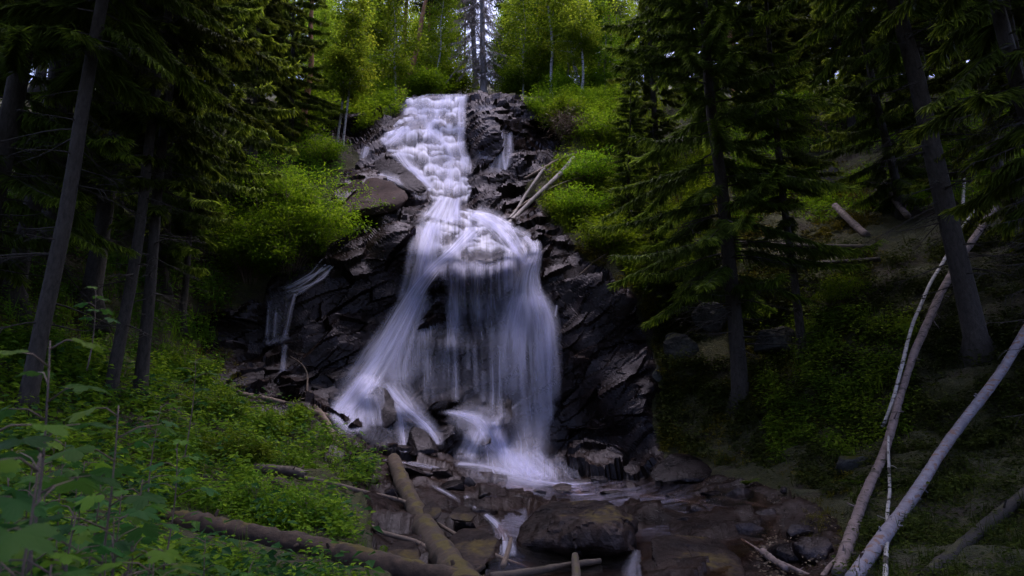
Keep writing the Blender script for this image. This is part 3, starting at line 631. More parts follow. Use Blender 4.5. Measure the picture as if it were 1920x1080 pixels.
tag(ch.build('creek_water'), 'white tongues of creek water slipping between the boulders', None, None, 'structure')
# ------------------------------------------------------------------ plant materials and tree builders
M_spruce = leaf_mat('spruce_needles', (.036, .052, .010), (.088, .122, .014), (.20, .25, .020), .5, .05)
M_birch = leaf_mat('birch_leaves', (.085, .135, .010), (.18, .26, .015), (.34, .39, .030), .75, .04)
M_shrub = leaf_mat('shrub_leaves', (.035, .075, .004), (.10, .18, .007), (.22, .32, .013), .5, .06)
M_herb = leaf_mat('herb_leaves', (.030, .070, .007), (.085, .155, .010), (.19, .27, .016), .4, .05)
M_scrub = leaf_mat('scrub_leaves', (.014, .022, .005), (.038, .055, .008), (.085, .11, .012), .35, .05)
M_broad = leaf_mat('broad_leaves', (.014, .050, .016), (.030, .095, .022), (.11, .19, .012), .45, .08)
M_dry = leaf_mat('dry_twigs', (.05, .035, .025), (.11, .08, .055), (.20, .16, .11), .1, .1)
M_pineleaf = leaf_mat('pine_needles', (.03, .05, .012), (.07, .10, .022), (.12, .17, .03), .3, .15)
M_moss = leaf_mat('moss_blades', (.03, .032, .004), (.085, .075, .007), (.16, .13, .010), .25, .05)
M_bark = bark_mat('spruce_bark', (.010, .008, .0075), (.050, .041, .036), 18, .95, (1, 1, .4))
M_bark_pale = bark_mat('pale_bark', (.10, .09, .085), (.26, .24, .24), 10, .8, (1, 1, .4))
M_bark_birch = bark_mat('birch_bark', (.16, .15, .15), (.42, .40, .40), 5, .7, (1, 1, 2.2), spots=(.03, .025, .022))
M_bark_pine = bark_mat('pine_bark', (.10, .045, .022), (.34, .16, .075), 9, .85, (1, 1, .5))
M_bark_grey = bark_mat('dead_grey_wood', (.09, .08, .085), (.25, .225, .235), 12, .85, (1, 1, .3))
M_log_moss = bark_mat('mossy_log_bark', (.014, .009, .007), (.060, .036, .024), 9, .95, (1, 1, 1), ((.030, .022, .003), (.075, .055, .006)), .1)
M_log_dark = bark_mat('dark_wet_wood', (.018, .013, .011), (.075, .05, .038), 10, .7, (1, 1, 1), ((.03, .024, .004), (.06, .05, .006)), .05)
M_silver = bark_mat('silver_log_wood', (.11, .10, .125), (.23, .215, .26), 7, .75, (1, 1, 1), spots=(.16, .09, .07))
M_branch = bark_mat('branch_wood', (.05, .035, .028), (.15, .105, .085), 12, .8, (1, 1, 1))
M_pinkwood = bark_mat('stripped_birch_wood', (.07, .05, .048), (.22, .165, .165), 6, .8, (1, 1, 1), spots=(.06, .045, .04))

def trunk_curve(rng, H, n=24, wob=.05):
    z = np.linspace(-.4, H, n); ph = rng.uniform(0, 6.28, 4)
    x = wob * (np.sin(z * .45 + ph[0]) + .5 * np.sin(z * 1.3 + ph[1])) - wob * (np.sin(-.4 * .45 + ph[0]) + .5 * np.sin(-.52 + ph[1]))
    y = wob * (np.sin(z * .5 + ph[2]) + .5 * np.sin(z * 1.1 + ph[3])) - wob * (np.sin(-.2 + ph[2]) + .5 * np.sin(-.44 + ph[3]))
    return np.stack([x, y, z], 1)
def trunk_rad(H, r, z, flare=.5):
    return r * np.clip(1 - z / H, .03, 1) ** .75 * (1 + flare * np.exp(-np.clip(z, -.4, None) / .35))
def trunk_mesh(name, rng, H, r, mat, sides=10, wob=.05, dead=0, dead_to=.5, dead_len=1.2, stubs=0, n=26):
    b = MB(); Pc = trunk_curve(rng, H, n, wob); b.tube(Pc, trunk_rad(H, r, Pc[:, 2]), sides, rough=.10, seed=rng.randint(99))
    if dead:   # bare dead branches low on the trunk, each with fine twigs
        m = dead; h = rng.uniform(.06, dead_to, m) * H; az = rng.uniform(0, 6.28, m); l = rng.uniform(.4, 1, m) * dead_len
        t = np.linspace(0, 1, 6)
        ctr = np.stack([np.interp(h, Pc[:, 2], Pc[:, k]) for k in (0, 1)], 1)
        out = np.stack([np.cos(az), np.sin(az)], 1); dr = rng.uniform(.05, .5, m); cu = rng.uniform(-.3, .3, m)
        PP = np.zeros((m, 6, 3))
        side = np.stack([-out[:, 1], out[:, 0]], 1)
        PP[:, :, :2] = ctr[:, None] + out[:, None] * (l[:, None] * t)[..., None] + side[:, None] * (cu[:, None] * l[:, None] * t ** 2)[..., None]
        PP[:, :, 2] = h[:, None] - (dr * l)[:, None] * t ** 1.6 + .12 * l[:, None] * t ** 4
        b.tubes(PP, (.012 + .008 * l)[:, None] * (1 - .85 * t)[None], 3)
        k = m * 9; i = rng.randint(0, m, k); tt = rng.uniform(.25, 1, k); j = np.clip((tt * 5).astype(int), 0, 4); f = tt * 5 - j
        A = PP[i, j] * (1 - f)[:, None] + PP[i, j + 1] * f[:, None]
        D = nrm(np.concatenate([out[i] * .7, np.zeros((k, 1))], 1) + np.concatenate([side[i] * rng.choice([-1, 1], k)[:, None] * .8, rng.uniform(-.7, .15, k)[:, None]], 1))
        tl = rng.uniform(.1, .45, k) * l[i]
        s3 = np.linspace(0, 1, 3)
        Tw = A[:, None] + D[:, None] * (tl[:, None] * s3)[..., None]; Tw[:, :, 2] -= .25 * tl[:, None] * s3 ** 2
        b.tubes(Tw, np.full((k, 1), .0055) * (1 - .7 * s3)[None], 3)
    for _ in range(stubs):
        h = rng.uniform(.05, .9) * H; a = rng.uniform(0, 6.28); o = np.array([math.cos(a), math.sin(a), .2])
        c = np.array([np.interp(h, Pc[:, 2], Pc[:, 0]), np.interp(h, Pc[:, 2], Pc[:, 1]), h]); ll = rng.uniform(.08, .3) + r
        b.tube(np.stack([c, c + o * ll]), [.02, .008], 5)
    return b.mesh(name, [mat])

def spruce(seed, H=22, r=.2, L=3.0, start=.15, per=4.2, twigs=95, droop=.35, dead=30, bare=False, wob=.04, tw=.034, mat=None, mat_bark=None, top=1.0, hang=.45, fresh=.55):
    rng = np.random.RandomState(seed); mat = mat or M_spruce
    tr = trunk_mesh('trunk', rng, H, r, mat_bark or M_bark, 10, wob, dead, start + .12, L * .55)
    b = MB(); n = int((1 - start) * H * per * 1.55)
    h = start * H + (1 - start) * H * top * (np.arange(n) + rng.uniform(0, 1, n)) / n; az = (np.arange(n) * 2.4 + rng.normal(0, .5, n))
    hh = np.clip((h - start * H) / ((1 - start) * H), 0, 1)
    l = L * np.clip(1.05 - hh, .03, 1) ** .75 * np.clip(.45 + hh * 5, .45, 1) * rng.uniform(.55, 1.15, n)
    a = -.15 + .75 * hh + rng.normal(0, .1, n); bb = droop * rng.uniform(.7, 1.4, n) + .25 * hh; c = rng.uniform(.1, .3, n)
    out = np.stack([np.cos(az), np.sin(az), 0 * az], 1); side = np.stack([-np.sin(az), np.cos(az), 0 * az], 1); cu = rng.normal(0, .12, n)
    def pos(i, t):
        p = out[i] * (l[i] * t)[:, None] + side[i] * (cu[i] * l[i] * t * t)[:, None]
        p[:, 2] = h[i] + l[i] * (a[i] * t - bb[i] * t * t + c[i] * t ** 4); return p
    t6 = np.linspace(0, 1, 6); I = np.repeat(np.arange(n), 6); PP = pos(I, np.tile(t6, n)).reshape(n, 6, 3)
    b.tubes(PP, (.006 + .007 * l)[:, None] * (1 - .8 * t6)[None], 3, 1, .3)
    k = int(n * twigs * 2.6); pr = l / l.sum(); i = rng.choice(n, k, p=pr); t = 1 - rng.uniform(0, .88, k) ** 1.15
    p = pos(i, t); tan = nrm(pos(i, np.minimum(t + .02, 1.02)) - p); sg = rng.choice([-1., 1.], k)
    d0 = nrm(tan * rng.uniform(.3, 1.0, k)[:, None] + side[i] * (sg * rng.uniform(.3, 1.0, k))[:, None] + np.array([0, 0, 1.]) * rng.uniform(-hang - .25, .12, k)[:, None])
    ln = (.13 + .30 * (1 - t) + .16 * rng.uniform(0, 1, k)) * (.6 + .4 * L / 3)
    d1 = nrm(d0 + np.array([0, 0, -1.]) * rng.uniform(.1, hang + .35, k)[:, None])
    q1 = p + d0 * (ln * .5)[:, None]; q2 = q1 + d1 * (ln * .5)[:, None]
    nn = nrm(np.cross(d0, rng.normal(size=(k, 3)) * .5 + np.array([0, 0, 1.]))); w_ = tw * rng.uniform(.6, 1.2, k)[:, None]
    if bare: w_ = w_ * .22
    V = np.stack([p - nn * w_ * .35, p + nn * w_ * .35, q1 - nn * w_ * .5, q1 + nn * w_ * .5, q2 - nn * w_ * .12, q2 + nn * w_ * .12], 1)
    base = np.arange(k)[:, None] * 6
    Q = np.concatenate([base + np.array([0, 1, 3, 2]), base + np.array([2, 3, 5, 4])])
    tv = np.clip(rng.uniform(0, .35, k) + (t > .72) * rng.uniform(0, fresh, k), 0, 1)
    tint = np.stack([tv * .6, tv * .6, tv, tv, np.clip(tv * 1.5 + .05, 0, 1), np.clip(tv * 1.5 + .05, 0, 1)], 1)
    b.add(V.reshape(-1, 3), Q, None, 0, tint.ravel())
    return {'trunk': tr, 'crown': b.mesh('crown', [mat, mat_bark or M_bark], False)}

def broadleaf(seed, H=11, r=.09, L=2.2, start=.2, nb=46, clus=7, leaves=16000, size=.11, rise=.75, droop=.5, sig=.24, mat=None, bark=None, wob=.12, pend=.3, lean=None):
    rng = np.random.RandomState(seed); mat = mat or M_birch; bark = bark or M_bark_birch
    tr = trunk_mesh('trunk', rng, H, r, bark, 9, wob)
    b = MB(); n = nb
    h = H * (start + (1 - start) * (np.arange(n) + rng.uniform(0, 1, n)) / n); az = np.arange(n) * 2.4 + rng.normal(0, .6, n); hh = (h / H - start) / (1 - start)
    l = L * (np.clip(1.1 - hh, .1, 1) ** .7) * rng.uniform(.5, 1.2, n) * np.clip(.55 + 2 * hh, 0, 1)
    out = np.stack([np.cos(az), np.sin(az), 0 * az], 1); side = np.stack([-np.sin(az), np.cos(az), 0 * az], 1); cu = rng.normal(0, .25, n); rs = rise * rng.uniform(.6, 1.3, n); dp = droop * rng.uniform(.6, 1.3, n)
    def pos(i, t):
        p = out[i] * (l[i] * t)[:, None] + side[i] * (cu[i] * l[i] * t * t)[:, None]; p[:, 2] = h[i] + l[i] * (rs[i] * t - dp[i] * t * t); return p
    t6 = np.linspace(0, 1, 6); PP = pos(np.repeat(np.arange(n), 6), np.tile(t6, n)).reshape(n, 6, 3)
    b.tubes(PP, (.006 + .010 * l)[:, None] * (1 - .8 * t6)[None], 4, 1, .3)
    m = n * clus; ci = rng.choice(n, m, p=l / l.sum()); ct = rng.uniform(.3, 1.05, m); cc = pos(ci, ct) + rng.normal(0, .10, (m, 3)) * l[ci][:, None]
    cs = rng.uniform(.5, 1.35, m) * sig; ctint = rng.uniform(.1, .75, m)
    # a twig out to each cluster
    s3 = np.linspace(0, 1, 3); A = pos(ci, np.clip(ct - .15, 0, 1)); b.tubes(A[:, None] * (1 - s3)[:, None] + cc[:, None] * s3[:, None], np.full((m, 1), .007) * (1 - .7 * s3)[None], 3, 1, .3)
    k = leaves; i = rng.choice(m, k, p=cs ** 2 / (cs ** 2).sum()); g = rng.normal(size=(k, 3)) * cs[i][:, None] * np.array([1, 1, .7]); g[:, 2] -= pend * np.abs(rng.normal(size=k)) * cs[i]
    p = cc[i] + g
    d = nrm(g * 1.2 / sig + rng.normal(size=(k, 3)) * .8 + np.array([0, 0, -.35 - pend])); N = nrm(rng.normal(size=(k, 3)) * .6 + np.array([0, 0, 1.]))
    s = size * rng.uniform(.6, 1.25, k)
    b.leaves(p, d, N, s, s * .68, 0, np.clip(ctint[i] + rng.normal(0, .16, k), 0, 1))
    return {'trunk': tr, 'crown': b.mesh('crown', [mat, bark], False)}

def shrub(seed, Rr=1.2, H=1.5, stems=14, leaves=5000, size=.10, mat=None, asp=.6, sig=.16, stem_mat=None, flatk=.6):
    """many-stemmed bush: stems part, foliage part"""
    rng = np.random.RandomState(seed); b = MB(); s_ = MB(); n = stems
    az = rng.uniform(0, 6.28, n); rr = Rr * np.sqrt(rng.uniform(.02, 1, n)); hh = H * rng.uniform(.5, 1.05, n) * (1 - .35 * (rr / Rr) ** 2)
    tip = np.stack([rr * np.cos(az), rr * np.sin(az), hh], 1); t = np.linspace(0, 1, 6)
    root = tip * np.array([.12, .12, 0]); root[:, 2] = -.25
    PP = root[:, None] + (tip - root)[:, None] * np.stack([t ** 1.4, t ** 1.4, t ** .8], 1)[None]
    s_.tubes(PP, np.full((n, 1), .012) * (1 - .8 * t)[None], 4)
    m = n * 7; i = rng.randint(0, n, m); u = rng.uniform(.4, 1, m); j = np.clip((u * 5).astype(int), 0, 4); f = (u * 5 - j)[:, None]
    c = PP[i, j] * (1 - f) + PP[i, j + 1] * f + rng.normal(0, .20, (m, 3)) * np.array([Rr, Rr, H * .6])
    ct = rng.uniform(.2, .9, m); k = leaves; q = rng.randint(0, m, k); g = rng.normal(size=(k, 3)) * np.array([1, 1, .45]) * sig * rng.uniform(.6, 1.3, m)[q][:, None]
    s3 = np.linspace(0, 1, 3); s_.tubes(PP[i, j][:, None] * (1 - s3)[:, None] + c[:, None] * s3[:, None], np.full((m, 1), .006) * (1 - .6 * s3)[None], 3)
    d = nrm(g / sig + rng.normal(size=(k, 3)) * .6 + np.array([0, 0, -.15])); N = nrm(rng.normal(size=(k, 3)) * (1 - flatk) + np.array([0, 0, 1.]))
    sz = size * rng.uniform(.6, 1.25, k); b.leaves(c[q] + g, d, N, sz, sz * asp, 0, np.clip(ct[q] + rng.normal(0, .15, k), 0, 1))
    return {'stems_wood': s_.mesh('stem', [stem_mat or M_branch]), 'foliage': b.mesh('foliage', [mat or M_shrub], False)}

def fern(seed, fronds=14, l=.7, mat=None):
    rng = np.random.RandomState(seed); b = MB()
    for f in range(fronds):
        a = rng.uniform(0, 6.28); o = np.array([math.cos(a), math.sin(a), 0]); sd_ = np.array([-o[1], o[0], 0]); L = l * rng.uniform(.6, 1.1); t = np.linspace(0, 1, 22); up_ = rng.uniform(.7, 1.1)
        Pc = o * (L * t ** 1.15)[:, None] + np.array([0, 0, 1.]) * (L * (up_ * t - .75 * t * t))[:, None]
        b.tube(Pc[::3], .006 * (1 - .7 * t[::3]), 3, cap=False, tint=.3)
        ll = .24 * L * np.sin(np.clip(t * 1.05 + .12, 0, 1) * math.pi) ** .8 + .01
        tn = nrm(np.gradient(Pc, axis=0))
        for s in (-1, 1):
            d = nrm(sd_ * s + tn * .45 - np.array([0, 0, .2])); b.leaves(Pc, d, np.array([0, 0, 1.]), ll, ll * .30, 0, np.clip(.35 + .5 * rng.uniform() * t + rng.normal(0, .08, len(t)), 0, 1))
    return {'foliage': b.mesh('foliage', [mat or M_herb], False)}

def palmate(b, P0, d, n, size, tint, mat=0):
    """one broad lobed leaf with toothed edge, folded along its veins"""
    d = nrm(np.asarray(d, float)); s = nrm(np.cross(d, n)); n2 = np.cross(s, d)
    ang = np.linspace(-2.4, 2.4, 89); lob = .50 + .50 * np.abs(np.cos(ang * math.pi)) ** .8 * (1 - .14 * np.abs(ang)); lob *= 1 + .06 * np.sin(ang * 31)
    lob *= np.clip(1.25 - .10 * ang ** 2, .55, 1)
    rr = size * .62 * lob
    z = -.16 * size * (rr / size) ** 2 * 2 + .05 * size * np.cos(ang * 1.28 * 2)
    ring = P0 + d * (rr * np.cos(ang) + .12 * size)[:, None] + s * (rr * np.sin(ang))[:, None] + n2 * z[:, None]
    mid = P0 + d * (.5 * rr * np.cos(ang) + .12 * size)[:, None] + s * (.5 * rr * np.sin(ang))[:, None] + n2 * (.02 * size * np.cos(ang * 2.56))[:, None]
    V = np.concatenate([[P0 + d * .12 * size], mid, ring]); k = len(ang); i = np.arange(k - 1)
    b.add(V, np.stack([1 + i, 1 + k + i, 2 + k + i, 2 + i], 1), np.stack([0 * i, 1 + i, 2 + i], 1), mat, tint)
def leafy_plant(seed, H=.6, n=9, size=.16, mat=None):
    rng = np.random.RandomState(seed); s_ = MB(); b = MB()
    st = np.stack([.03 * np.sin(np.linspace(0, 3, 8)), .02 * np.cos(np.linspace(0, 3, 8)), np.linspace(-.3, H, 8)], 1); s_.tube(st, np.linspace(.008, .003, 8), 6)
    for k in range(n):
        h = H * (.30 + .70 * (k + .5) / n); a = k * 2.4 + rng.normal(0, .3); o = np.array([math.cos(a), math.sin(a), .0]); c = np.array([np.interp(h, st[:, 2], st[:, 0]), np.interp(h, st[:, 2], st[:, 1]), h])
        pl = size * rng.uniform(.7, 1.2) * (1.15 - .5 * k / n); e = c + o * pl + np.array([0, 0, pl * .35]); s_.tube(np.stack([c, (c + e) / 2 + [0, 0, .02], e]), [.004, .003, .002], 4)
        palmate(b, e, o + np.array([0, 0, -.25 + rng.normal(0, .12)]), np.array([0, 0, 1.]) + rng.normal(0, .12, 3), size * (1.2 - .45 * k / n) * rng.uniform(.85, 1.15), np.clip(.3 + .5 * k / n + rng.normal(0, .08), 0, 1))
    return {'stem': s_.mesh('stem', [M_branch]), 'foliage': b.mesh('foliage', [mat or M_broad], True)}

def plant_at(name, proto, B, axis=None, scale=1.0, rot=0.0, label='', cat='tree', group=None):
    e = empty(name, B); tag(e, label, cat, group)
    q = Vector((0, 0, 1)).rotation_difference(Vector(axis)) if axis is not None else Vector((0, 0, 1)).rotation_difference(Vector((0, 0, 1)))
    e.rotation_mode = 'QUATERNION'; e.rotation_quaternion = q @ Matrix.Rotation(rot, 3, 'Z').to_quaternion(); e.scale = (scale,) * 3
    for pn, me in proto.items():
        o = obj('stem' if pn == 'stems_wood' else pn, me, e)
    return e
def stand(name, proto, base, top=None, **kw):
    """base and top are pixels of the photograph; the foot stands on the slope there"""
    Y = kw.pop('Y', None); sink = kw.pop('sink', .15)
    if Y is None: Y = float(depth(base[0], base[1]))
    B = at(base[0], base[1], Y); B[2] -= sink; ax = None
    if top is not None:
        ax = nrm(at(top[0], top[1], Y) - B)
    return plant_at(name, proto, B, ax, **kw)
# ------------------------------------------------------------------ the forest
M_greytwig = leaf_mat('grey_twigs', (.12, .10, .105), (.24, .21, .22), (.38, .34, .36), .1, .1)
SP = {
 'full': spruce(1, 22, .22, 3.4, .07, 4.6, 120, .38, 40), 'full2': spruce(2, 19, .18, 2.8, .10, 4.6, 115, .42, 36),
 'high': spruce(3, 24, .22, 3.0, .30, 4.0, 95, .45, 90), 'high2': spruce(4, 22, .20, 2.6, .36, 4.0, 90, .40, 90),
 'mast': spruce(9, 24, .13, 2.8, .26, 4.4, 105, .45, 45),
 'low': spruce(5, 18, .16, 3.0, .04, 5.0, 130, .30, 24, hang=.85, fresh=1.1), 'thin': spruce(6, 17, .12, 1.6, .22, 4.2, 70, .40, 60),
 'big': spruce(7, 22, .22, 4.1, .14, 5.2, 125, .30, 60, fresh=.55), 'dead': spruce(8, 20, .20, 2.3, .05, 6.0, 34, .6, 60, bare=True, mat=M_greytwig, mat_bark=M_bark_grey, tw=.08, hang=.8),
}
BR = {
 'birch': broadleaf(21, 12, .10, 2.4, .12, 60, 7, 8800, .17, .8, .55, .30), 'birch2': broadleaf(22, 14, .11, 2.2, .22, 60, 7, 8600, .17, .9, .6, .28, pend=.7),
 'aspen': broadleaf(23, 10, .08, 2.0, .06, 56, 7, 9000, .16, .7, .3, .30, mat=M_shrub), 'slim': broadleaf(24, 9, .07, 1.3, .35, 34, 6, 8000, .12, .9, .4, .22, wob=.06),
 'pine': broadleaf(25, 17, .17, 2.4, .50, 40, 6, 16000, .16, .45, .3, .26, mat=M_pineleaf, bark=M_bark_pine, wob=.10), 'crook': broadleaf(26, 8, .10, 1.8, .35, 24, 6, 9000, .12, .6, .2, .25, wob=.22),
}
LG = 'dark spruces on the slope beside the falls'
def spr(kind, base, top, label, sc_=1.0, rot=0., **kw): return stand('spruce_tree', SP[kind], base, top, label=label, cat='spruce', scale=sc_, rot=rot, **kw)
# left wood, near to far
spr('mast', (45, 790), (182, 60), 'thick dark spruce trunk rising from the leafy bank, nearest the left corner', .95, .4)
spr('mast', (205, 745), (290, 200), 'grey spruce trunk behind the broad leaved plants with bare dead twigs', .9, 1.9)
spr('thin', (262, 755), (322, 200), 'slender dark spruce trunk standing closest to the fern covered bank', 1.1, 3.0)
spr('high', (165, 575), (222, 200), 'dim spruce between the two grey trunks, deeper in the dark wood', .9, 2.2)
spr('high2', (20, 560), (110, 100), 'dark spruce at the very edge of the picture above the leafy bank', .9, 5.1)
spr('full', (90, 470), (140, 100), 'dense dark spruce high on the slope behind the thick trunk', .9, .9)
spr('low', (300, 520), (330, 100), 'shadowy spruce with drooping boughs behind the slender dark trunk', 1.0, .3)
spr('low', (395, 470), (418, 0), 'large spruce with hanging light tipped boughs over the rowan bush', 1.15, 1.2)
spr('thin', (340, 600), (372, 250), 'thin leaning spruce with bare lower twigs above the small rock ledge', .8, 4.4)
spr('full2', (470, 330), (488, 0), 'bushy spruce with light tips just behind the rowan bush', .95, 2.6)
spr('full2', (230, 390), (262, 0), 'blackish spruce far back in the shaded wood', .9, 3.5)
spr('low', (545, 265), (552, 0), 'spruce with long weeping boughs beside the reddish pine trunk', .75, .8)
spr('full', (-60, 620), (40, 100), 'dark spruce cut by the picture edge beside the nearest trunk', .9, 2.9)
# right wood
spr('big', (1388, 745), (1322, 40), 'big spruce with wide layered boughs on the mossy slope right of the rock wall', 1.0, .5, sink=.3)
spr('thin', (1508, 668), (1448, 120), 'slim spruce with sparse boughs beside the big layered spruce', 1.05, 2.0)
spr('high', (1835, 655), (1692, 80), 'stout grey spruce trunk leaning over the crossed birch logs', 1.0, 1.1, sink=.3)
spr('high2', (1895, 440), (1848, 180), 'dark trunk behind the stout leaning spruce', .8, 2.7)
spr('thin', (2105, 965), (1868, -40), 'pale thin spruce trunk crossing the upper corner', 1.0, .2)
spr('full', (1600, 250), (1555, 0), 'dark spruce on the upper slope beyond the sunlit mossy bank', .8, 4.0)
spr('low', (1690, 400), (1620, 60), 'spruce with drooping dark boughs over the mossy hollow', .9, 5.5)
spr('full2', (1230, 330), (1215, 0), 'fresh green spruce between the birches and the big layered spruce', .8, 1.7)
spr('low', (1175, 430), (1185, 120), 'young spruce leaning out over the grassy bank above the rock wall', .42, .6)
spr('low', (1235, 590), (1222, 250), 'small bushy spruce growing from the top of the dark rock wall', .33, 2.4)
spr('full', (1760, 330), (1700, 0), 'dark spruce far up the slope behind the stout trunk', .9, 3.1)
spr('full2', (1990, 560), (1900, 100), 'dark spruce cut by the picture edge above the silver log', .9, 1.4)
spr('full2', (1420, 235), (1405, 0), 'dim spruce on the skyline behind the big layered spruce', .75, 5.0)
spr('full', (1330, 215), (1318, 0), 'dark spruce on the rim next to the orange pine', .7, .1)

def ridge(px, Y):
    p = at(px, 160, Y); p[2] = plateau_z(p[0], p[1]) - .1; return p
def ridge_tree(name, proto, px, Y, lean=0, label='', cat='tree', sc_=1.0, rot=0., group=None):
    B = ridge(px, Y); return plant_at(name, proto, B, nrm(np.array([lean, 0, 1.0])), sc_, rot, label, cat, group)
# trees one can single out on the crest
ridge_tree('pine_tree', BR['pine'], 757, 38, .15, 'orange pine trunk leaning over the left end of the crest', 'pine', 1.0, .3)
ridge_tree('pine_tree', BR['pine'], 746, 42, .02, 'straight greyish pine trunk behind the leaning orange one', 'pine', 1.0, 1.3)
ridge_tree('spruce_tree', SP['dead'], 906, 37, -.03, 'dead grey spruce with a veil of bare twigs above the top of the falls', 'dead spruce', .95, .3)
ridge_tree('spruce_tree', SP['dead'], 893, 44, -.03, 'second dead spruce, darker, close behind the grey one', 'dead spruce', 1.0, 2.3)
ridge_tree('pine_tree', BR['pine'], 868, 48, .0, 'thin far orange pine between the leaning pine and the dead spruce', 'pine', .7, 2.0)
ridge_tree('pine_tree', BR['pine'], 957, 50, .0, 'far pine trunk just past the dead spruce', 'pine', .9, 2.9)
ridge_tree('pine_tree', BR['crook'], 1094, 35.5, -.02, 'pine with crooked bare limbs on the crest beside the drooping birch', 'pine', 1.1, .9)
ridge_tree('birch_tree', BR['crook'], 1088, 34, -.10, 'bent pale birch stem in front of the crooked pine', 'birch', .85, 4.0)
ridge_tree('pine_tree', BR['pine'], 1378, 35, -.10, 'tall pine with an orange upper trunk seen through the spruce boughs', 'pine', 1.0, .2)
stand('pine_tree', BR['pine'], (570, 235), (574, 60), label='reddish pine trunk among the weeping boughs left of the falls', cat='pine', scale=.9, rot=1.0)
stand('birch_tree', BR['slim'], (631, 278), (642, 130), label='slim straight birch stem on the bank above the brown slab', cat='birch', scale=.9, rot=.4)
stand('birch_tree', BR['slim'], (643, 280), (658, 150), label='slim birch tilted against its straight twin above the brown slab', cat='birch', scale=.85, rot=2.0)
ridge_tree('birch_tree', BR['birch2'], 1035, 36, .0, 'pale green birch with drooping twigs right of the crest', 'birch', .9, .7)
for k, (px, Y, sp_) in enumerate([(1480, 34, 'past the orange pine'), (1545, 40, 'past the orange pine, deeper in'), (1640, 32, 'above the mossy hollow'), (1720, 36, 'above the stout leaning spruce'), (1810, 30, 'high over the silver log'), (1900, 34, 'high over the silver log, deeper in'), (1980, 28, 'high in the corner over the silver log'), (1625, 27, 'in front of the mossy hollow rim'), (1725, 26, 'just above the stout leaning spruce'), (1835, 25, 'over the white birch stub'), (1905, 24, 'over the silver log end'), (30, 26, 'high over the nearest trunk'), (120, 30, 'high over the grey trunks'), (210, 34, 'high over the grey trunks, deeper in'), (300, 32, 'high behind the large weeping spruce'), (390, 36, 'high behind the large weeping spruce, deeper in'), (470, 34, 'above the rowan bush'), (-50, 30, 'high in the dark corner')]):
    ridge_tree('spruce_tree', SP[['full', 'full2'][k % 2]], px, Y, 0., f'dark spruce on the rim {sp_}', 'spruce', .85, k * 1.7)
for k, (px, Y, s_, sp_) in enumerate([(1440, 38, 1., 'first of the close row right of the orange pine'), (1510, 36, 1., 'second of the close row right of the orange pine'), (1590, 36, 1.05, 'third of the close row right of the orange pine'), (1680, 34, 1., 'fourth of the close row right of the orange pine'), (1765, 32, 1., 'fifth of the close row right of the orange pine'), (1850, 32, 1., 'sixth of the close row right of the orange pine'), (1935, 30, 1., 'last of the close row right of the orange pine'), (160, 27, 1., 'first of the close row over the grey trunks'), (255, 29, 1., 'second of the close row over the grey trunks'), (345, 31, 1., 'third of the close row over the grey trunks'), (430, 33, 1., 'last of the close row over the grey trunks'), (75, 25, 1., 'over the nearest trunk in the close row')]):
    ridge_tree('spruce_tree', SP[['low', 'full', 'full2'][k % 3]], px, Y, 0., f'dense dark spruce, {sp_}', 'spruce', s_, k * 2.1)
for px, Y, ln, lb in [(803, 42, .02, 'slender greyish pine trunk just right of the leaning orange pine'), (716, 41, .03, 'slender pine trunk left of the leaning orange pine'), (990, 41, -.01, 'slender pine trunk between the dead spruce and the drooping birch'), (1150, 37, -.04, 'slender reddish pine trunk beyond the crooked pine')]:
    ridge_tree('pine_tree', BR['pine'], px, Y, ln, lb, 'pine', .7, px * .1)
for k in range(16):
    px = 1285 + k * 44; Y = float(np.interp(px, [1285, 1600, 1950], [34.5, 32.5, 25.5])) + (k % 3) * 1.3
    ridge_tree('spruce_tree', SP[['low', 'full', 'full2'][k % 3]], px, Y, 0., 'small young spruce filling the rim between the taller dark trunks', 'spruce', .36 + .05 * (k % 4), k * 1.9, 'young spruces along the rim')
# the bright young trees that fill the wood behind the crest
rf = np.random.RandomState(5); GB = 'young birches in the light wood behind the crest'; GS = 'spruces in the wood behind the crest'
spots = [(600, 35), (640, 38), (690, 36), (725, 40), (665, 46), (610, 50), (705, 52), (760, 50), (790, 46), (815, 43), (840, 52), (935, 46), (975, 42), (1000, 50), (1010, 38), (960, 60), (1050, 45), (1070, 54), (1120, 40), (1150, 47), (1130, 58), (1180, 38), (1210, 46), (560, 42), (520, 48), (1030, 62), (585, 41), (622, 43), (660, 34.5), (700, 44), (742, 36), (775, 39.5), (812, 38), (845, 45), (945, 38.5), (980, 36.5), (1015, 44), (1065, 39), (1095, 44), (1135, 35), (1165, 41), (650, 62), (745, 64), (810, 62), (955, 66), (1000, 68), (1050, 60), (680, 66)]
kinds = ['birch', 'aspen', 'birch2', 'birch', 'aspen']
for k, (px, Y) in enumerate(spots):
    near = 'near' if Y < 42 else ('middle' if Y < 53 else 'far')
    spot = 'over the weeping spruces' if px < 600 else 'left of the leaning pine' if px < 745 else 'between leaning pine and dead spruce' if px < 890 else 'between dead spruce and drooping birch' if px < 1030 else 'right of the drooping birch'
    ridge_tree('birch_tree', BR[kinds[k % 5]], px, Y, rf.normal(0, .04), f'green young birch, {near} row, {spot}', 'birch', rf.uniform(.5, .78) + .012 * max(Y - 44, 0), rf.uniform(0, 6.28), GB)
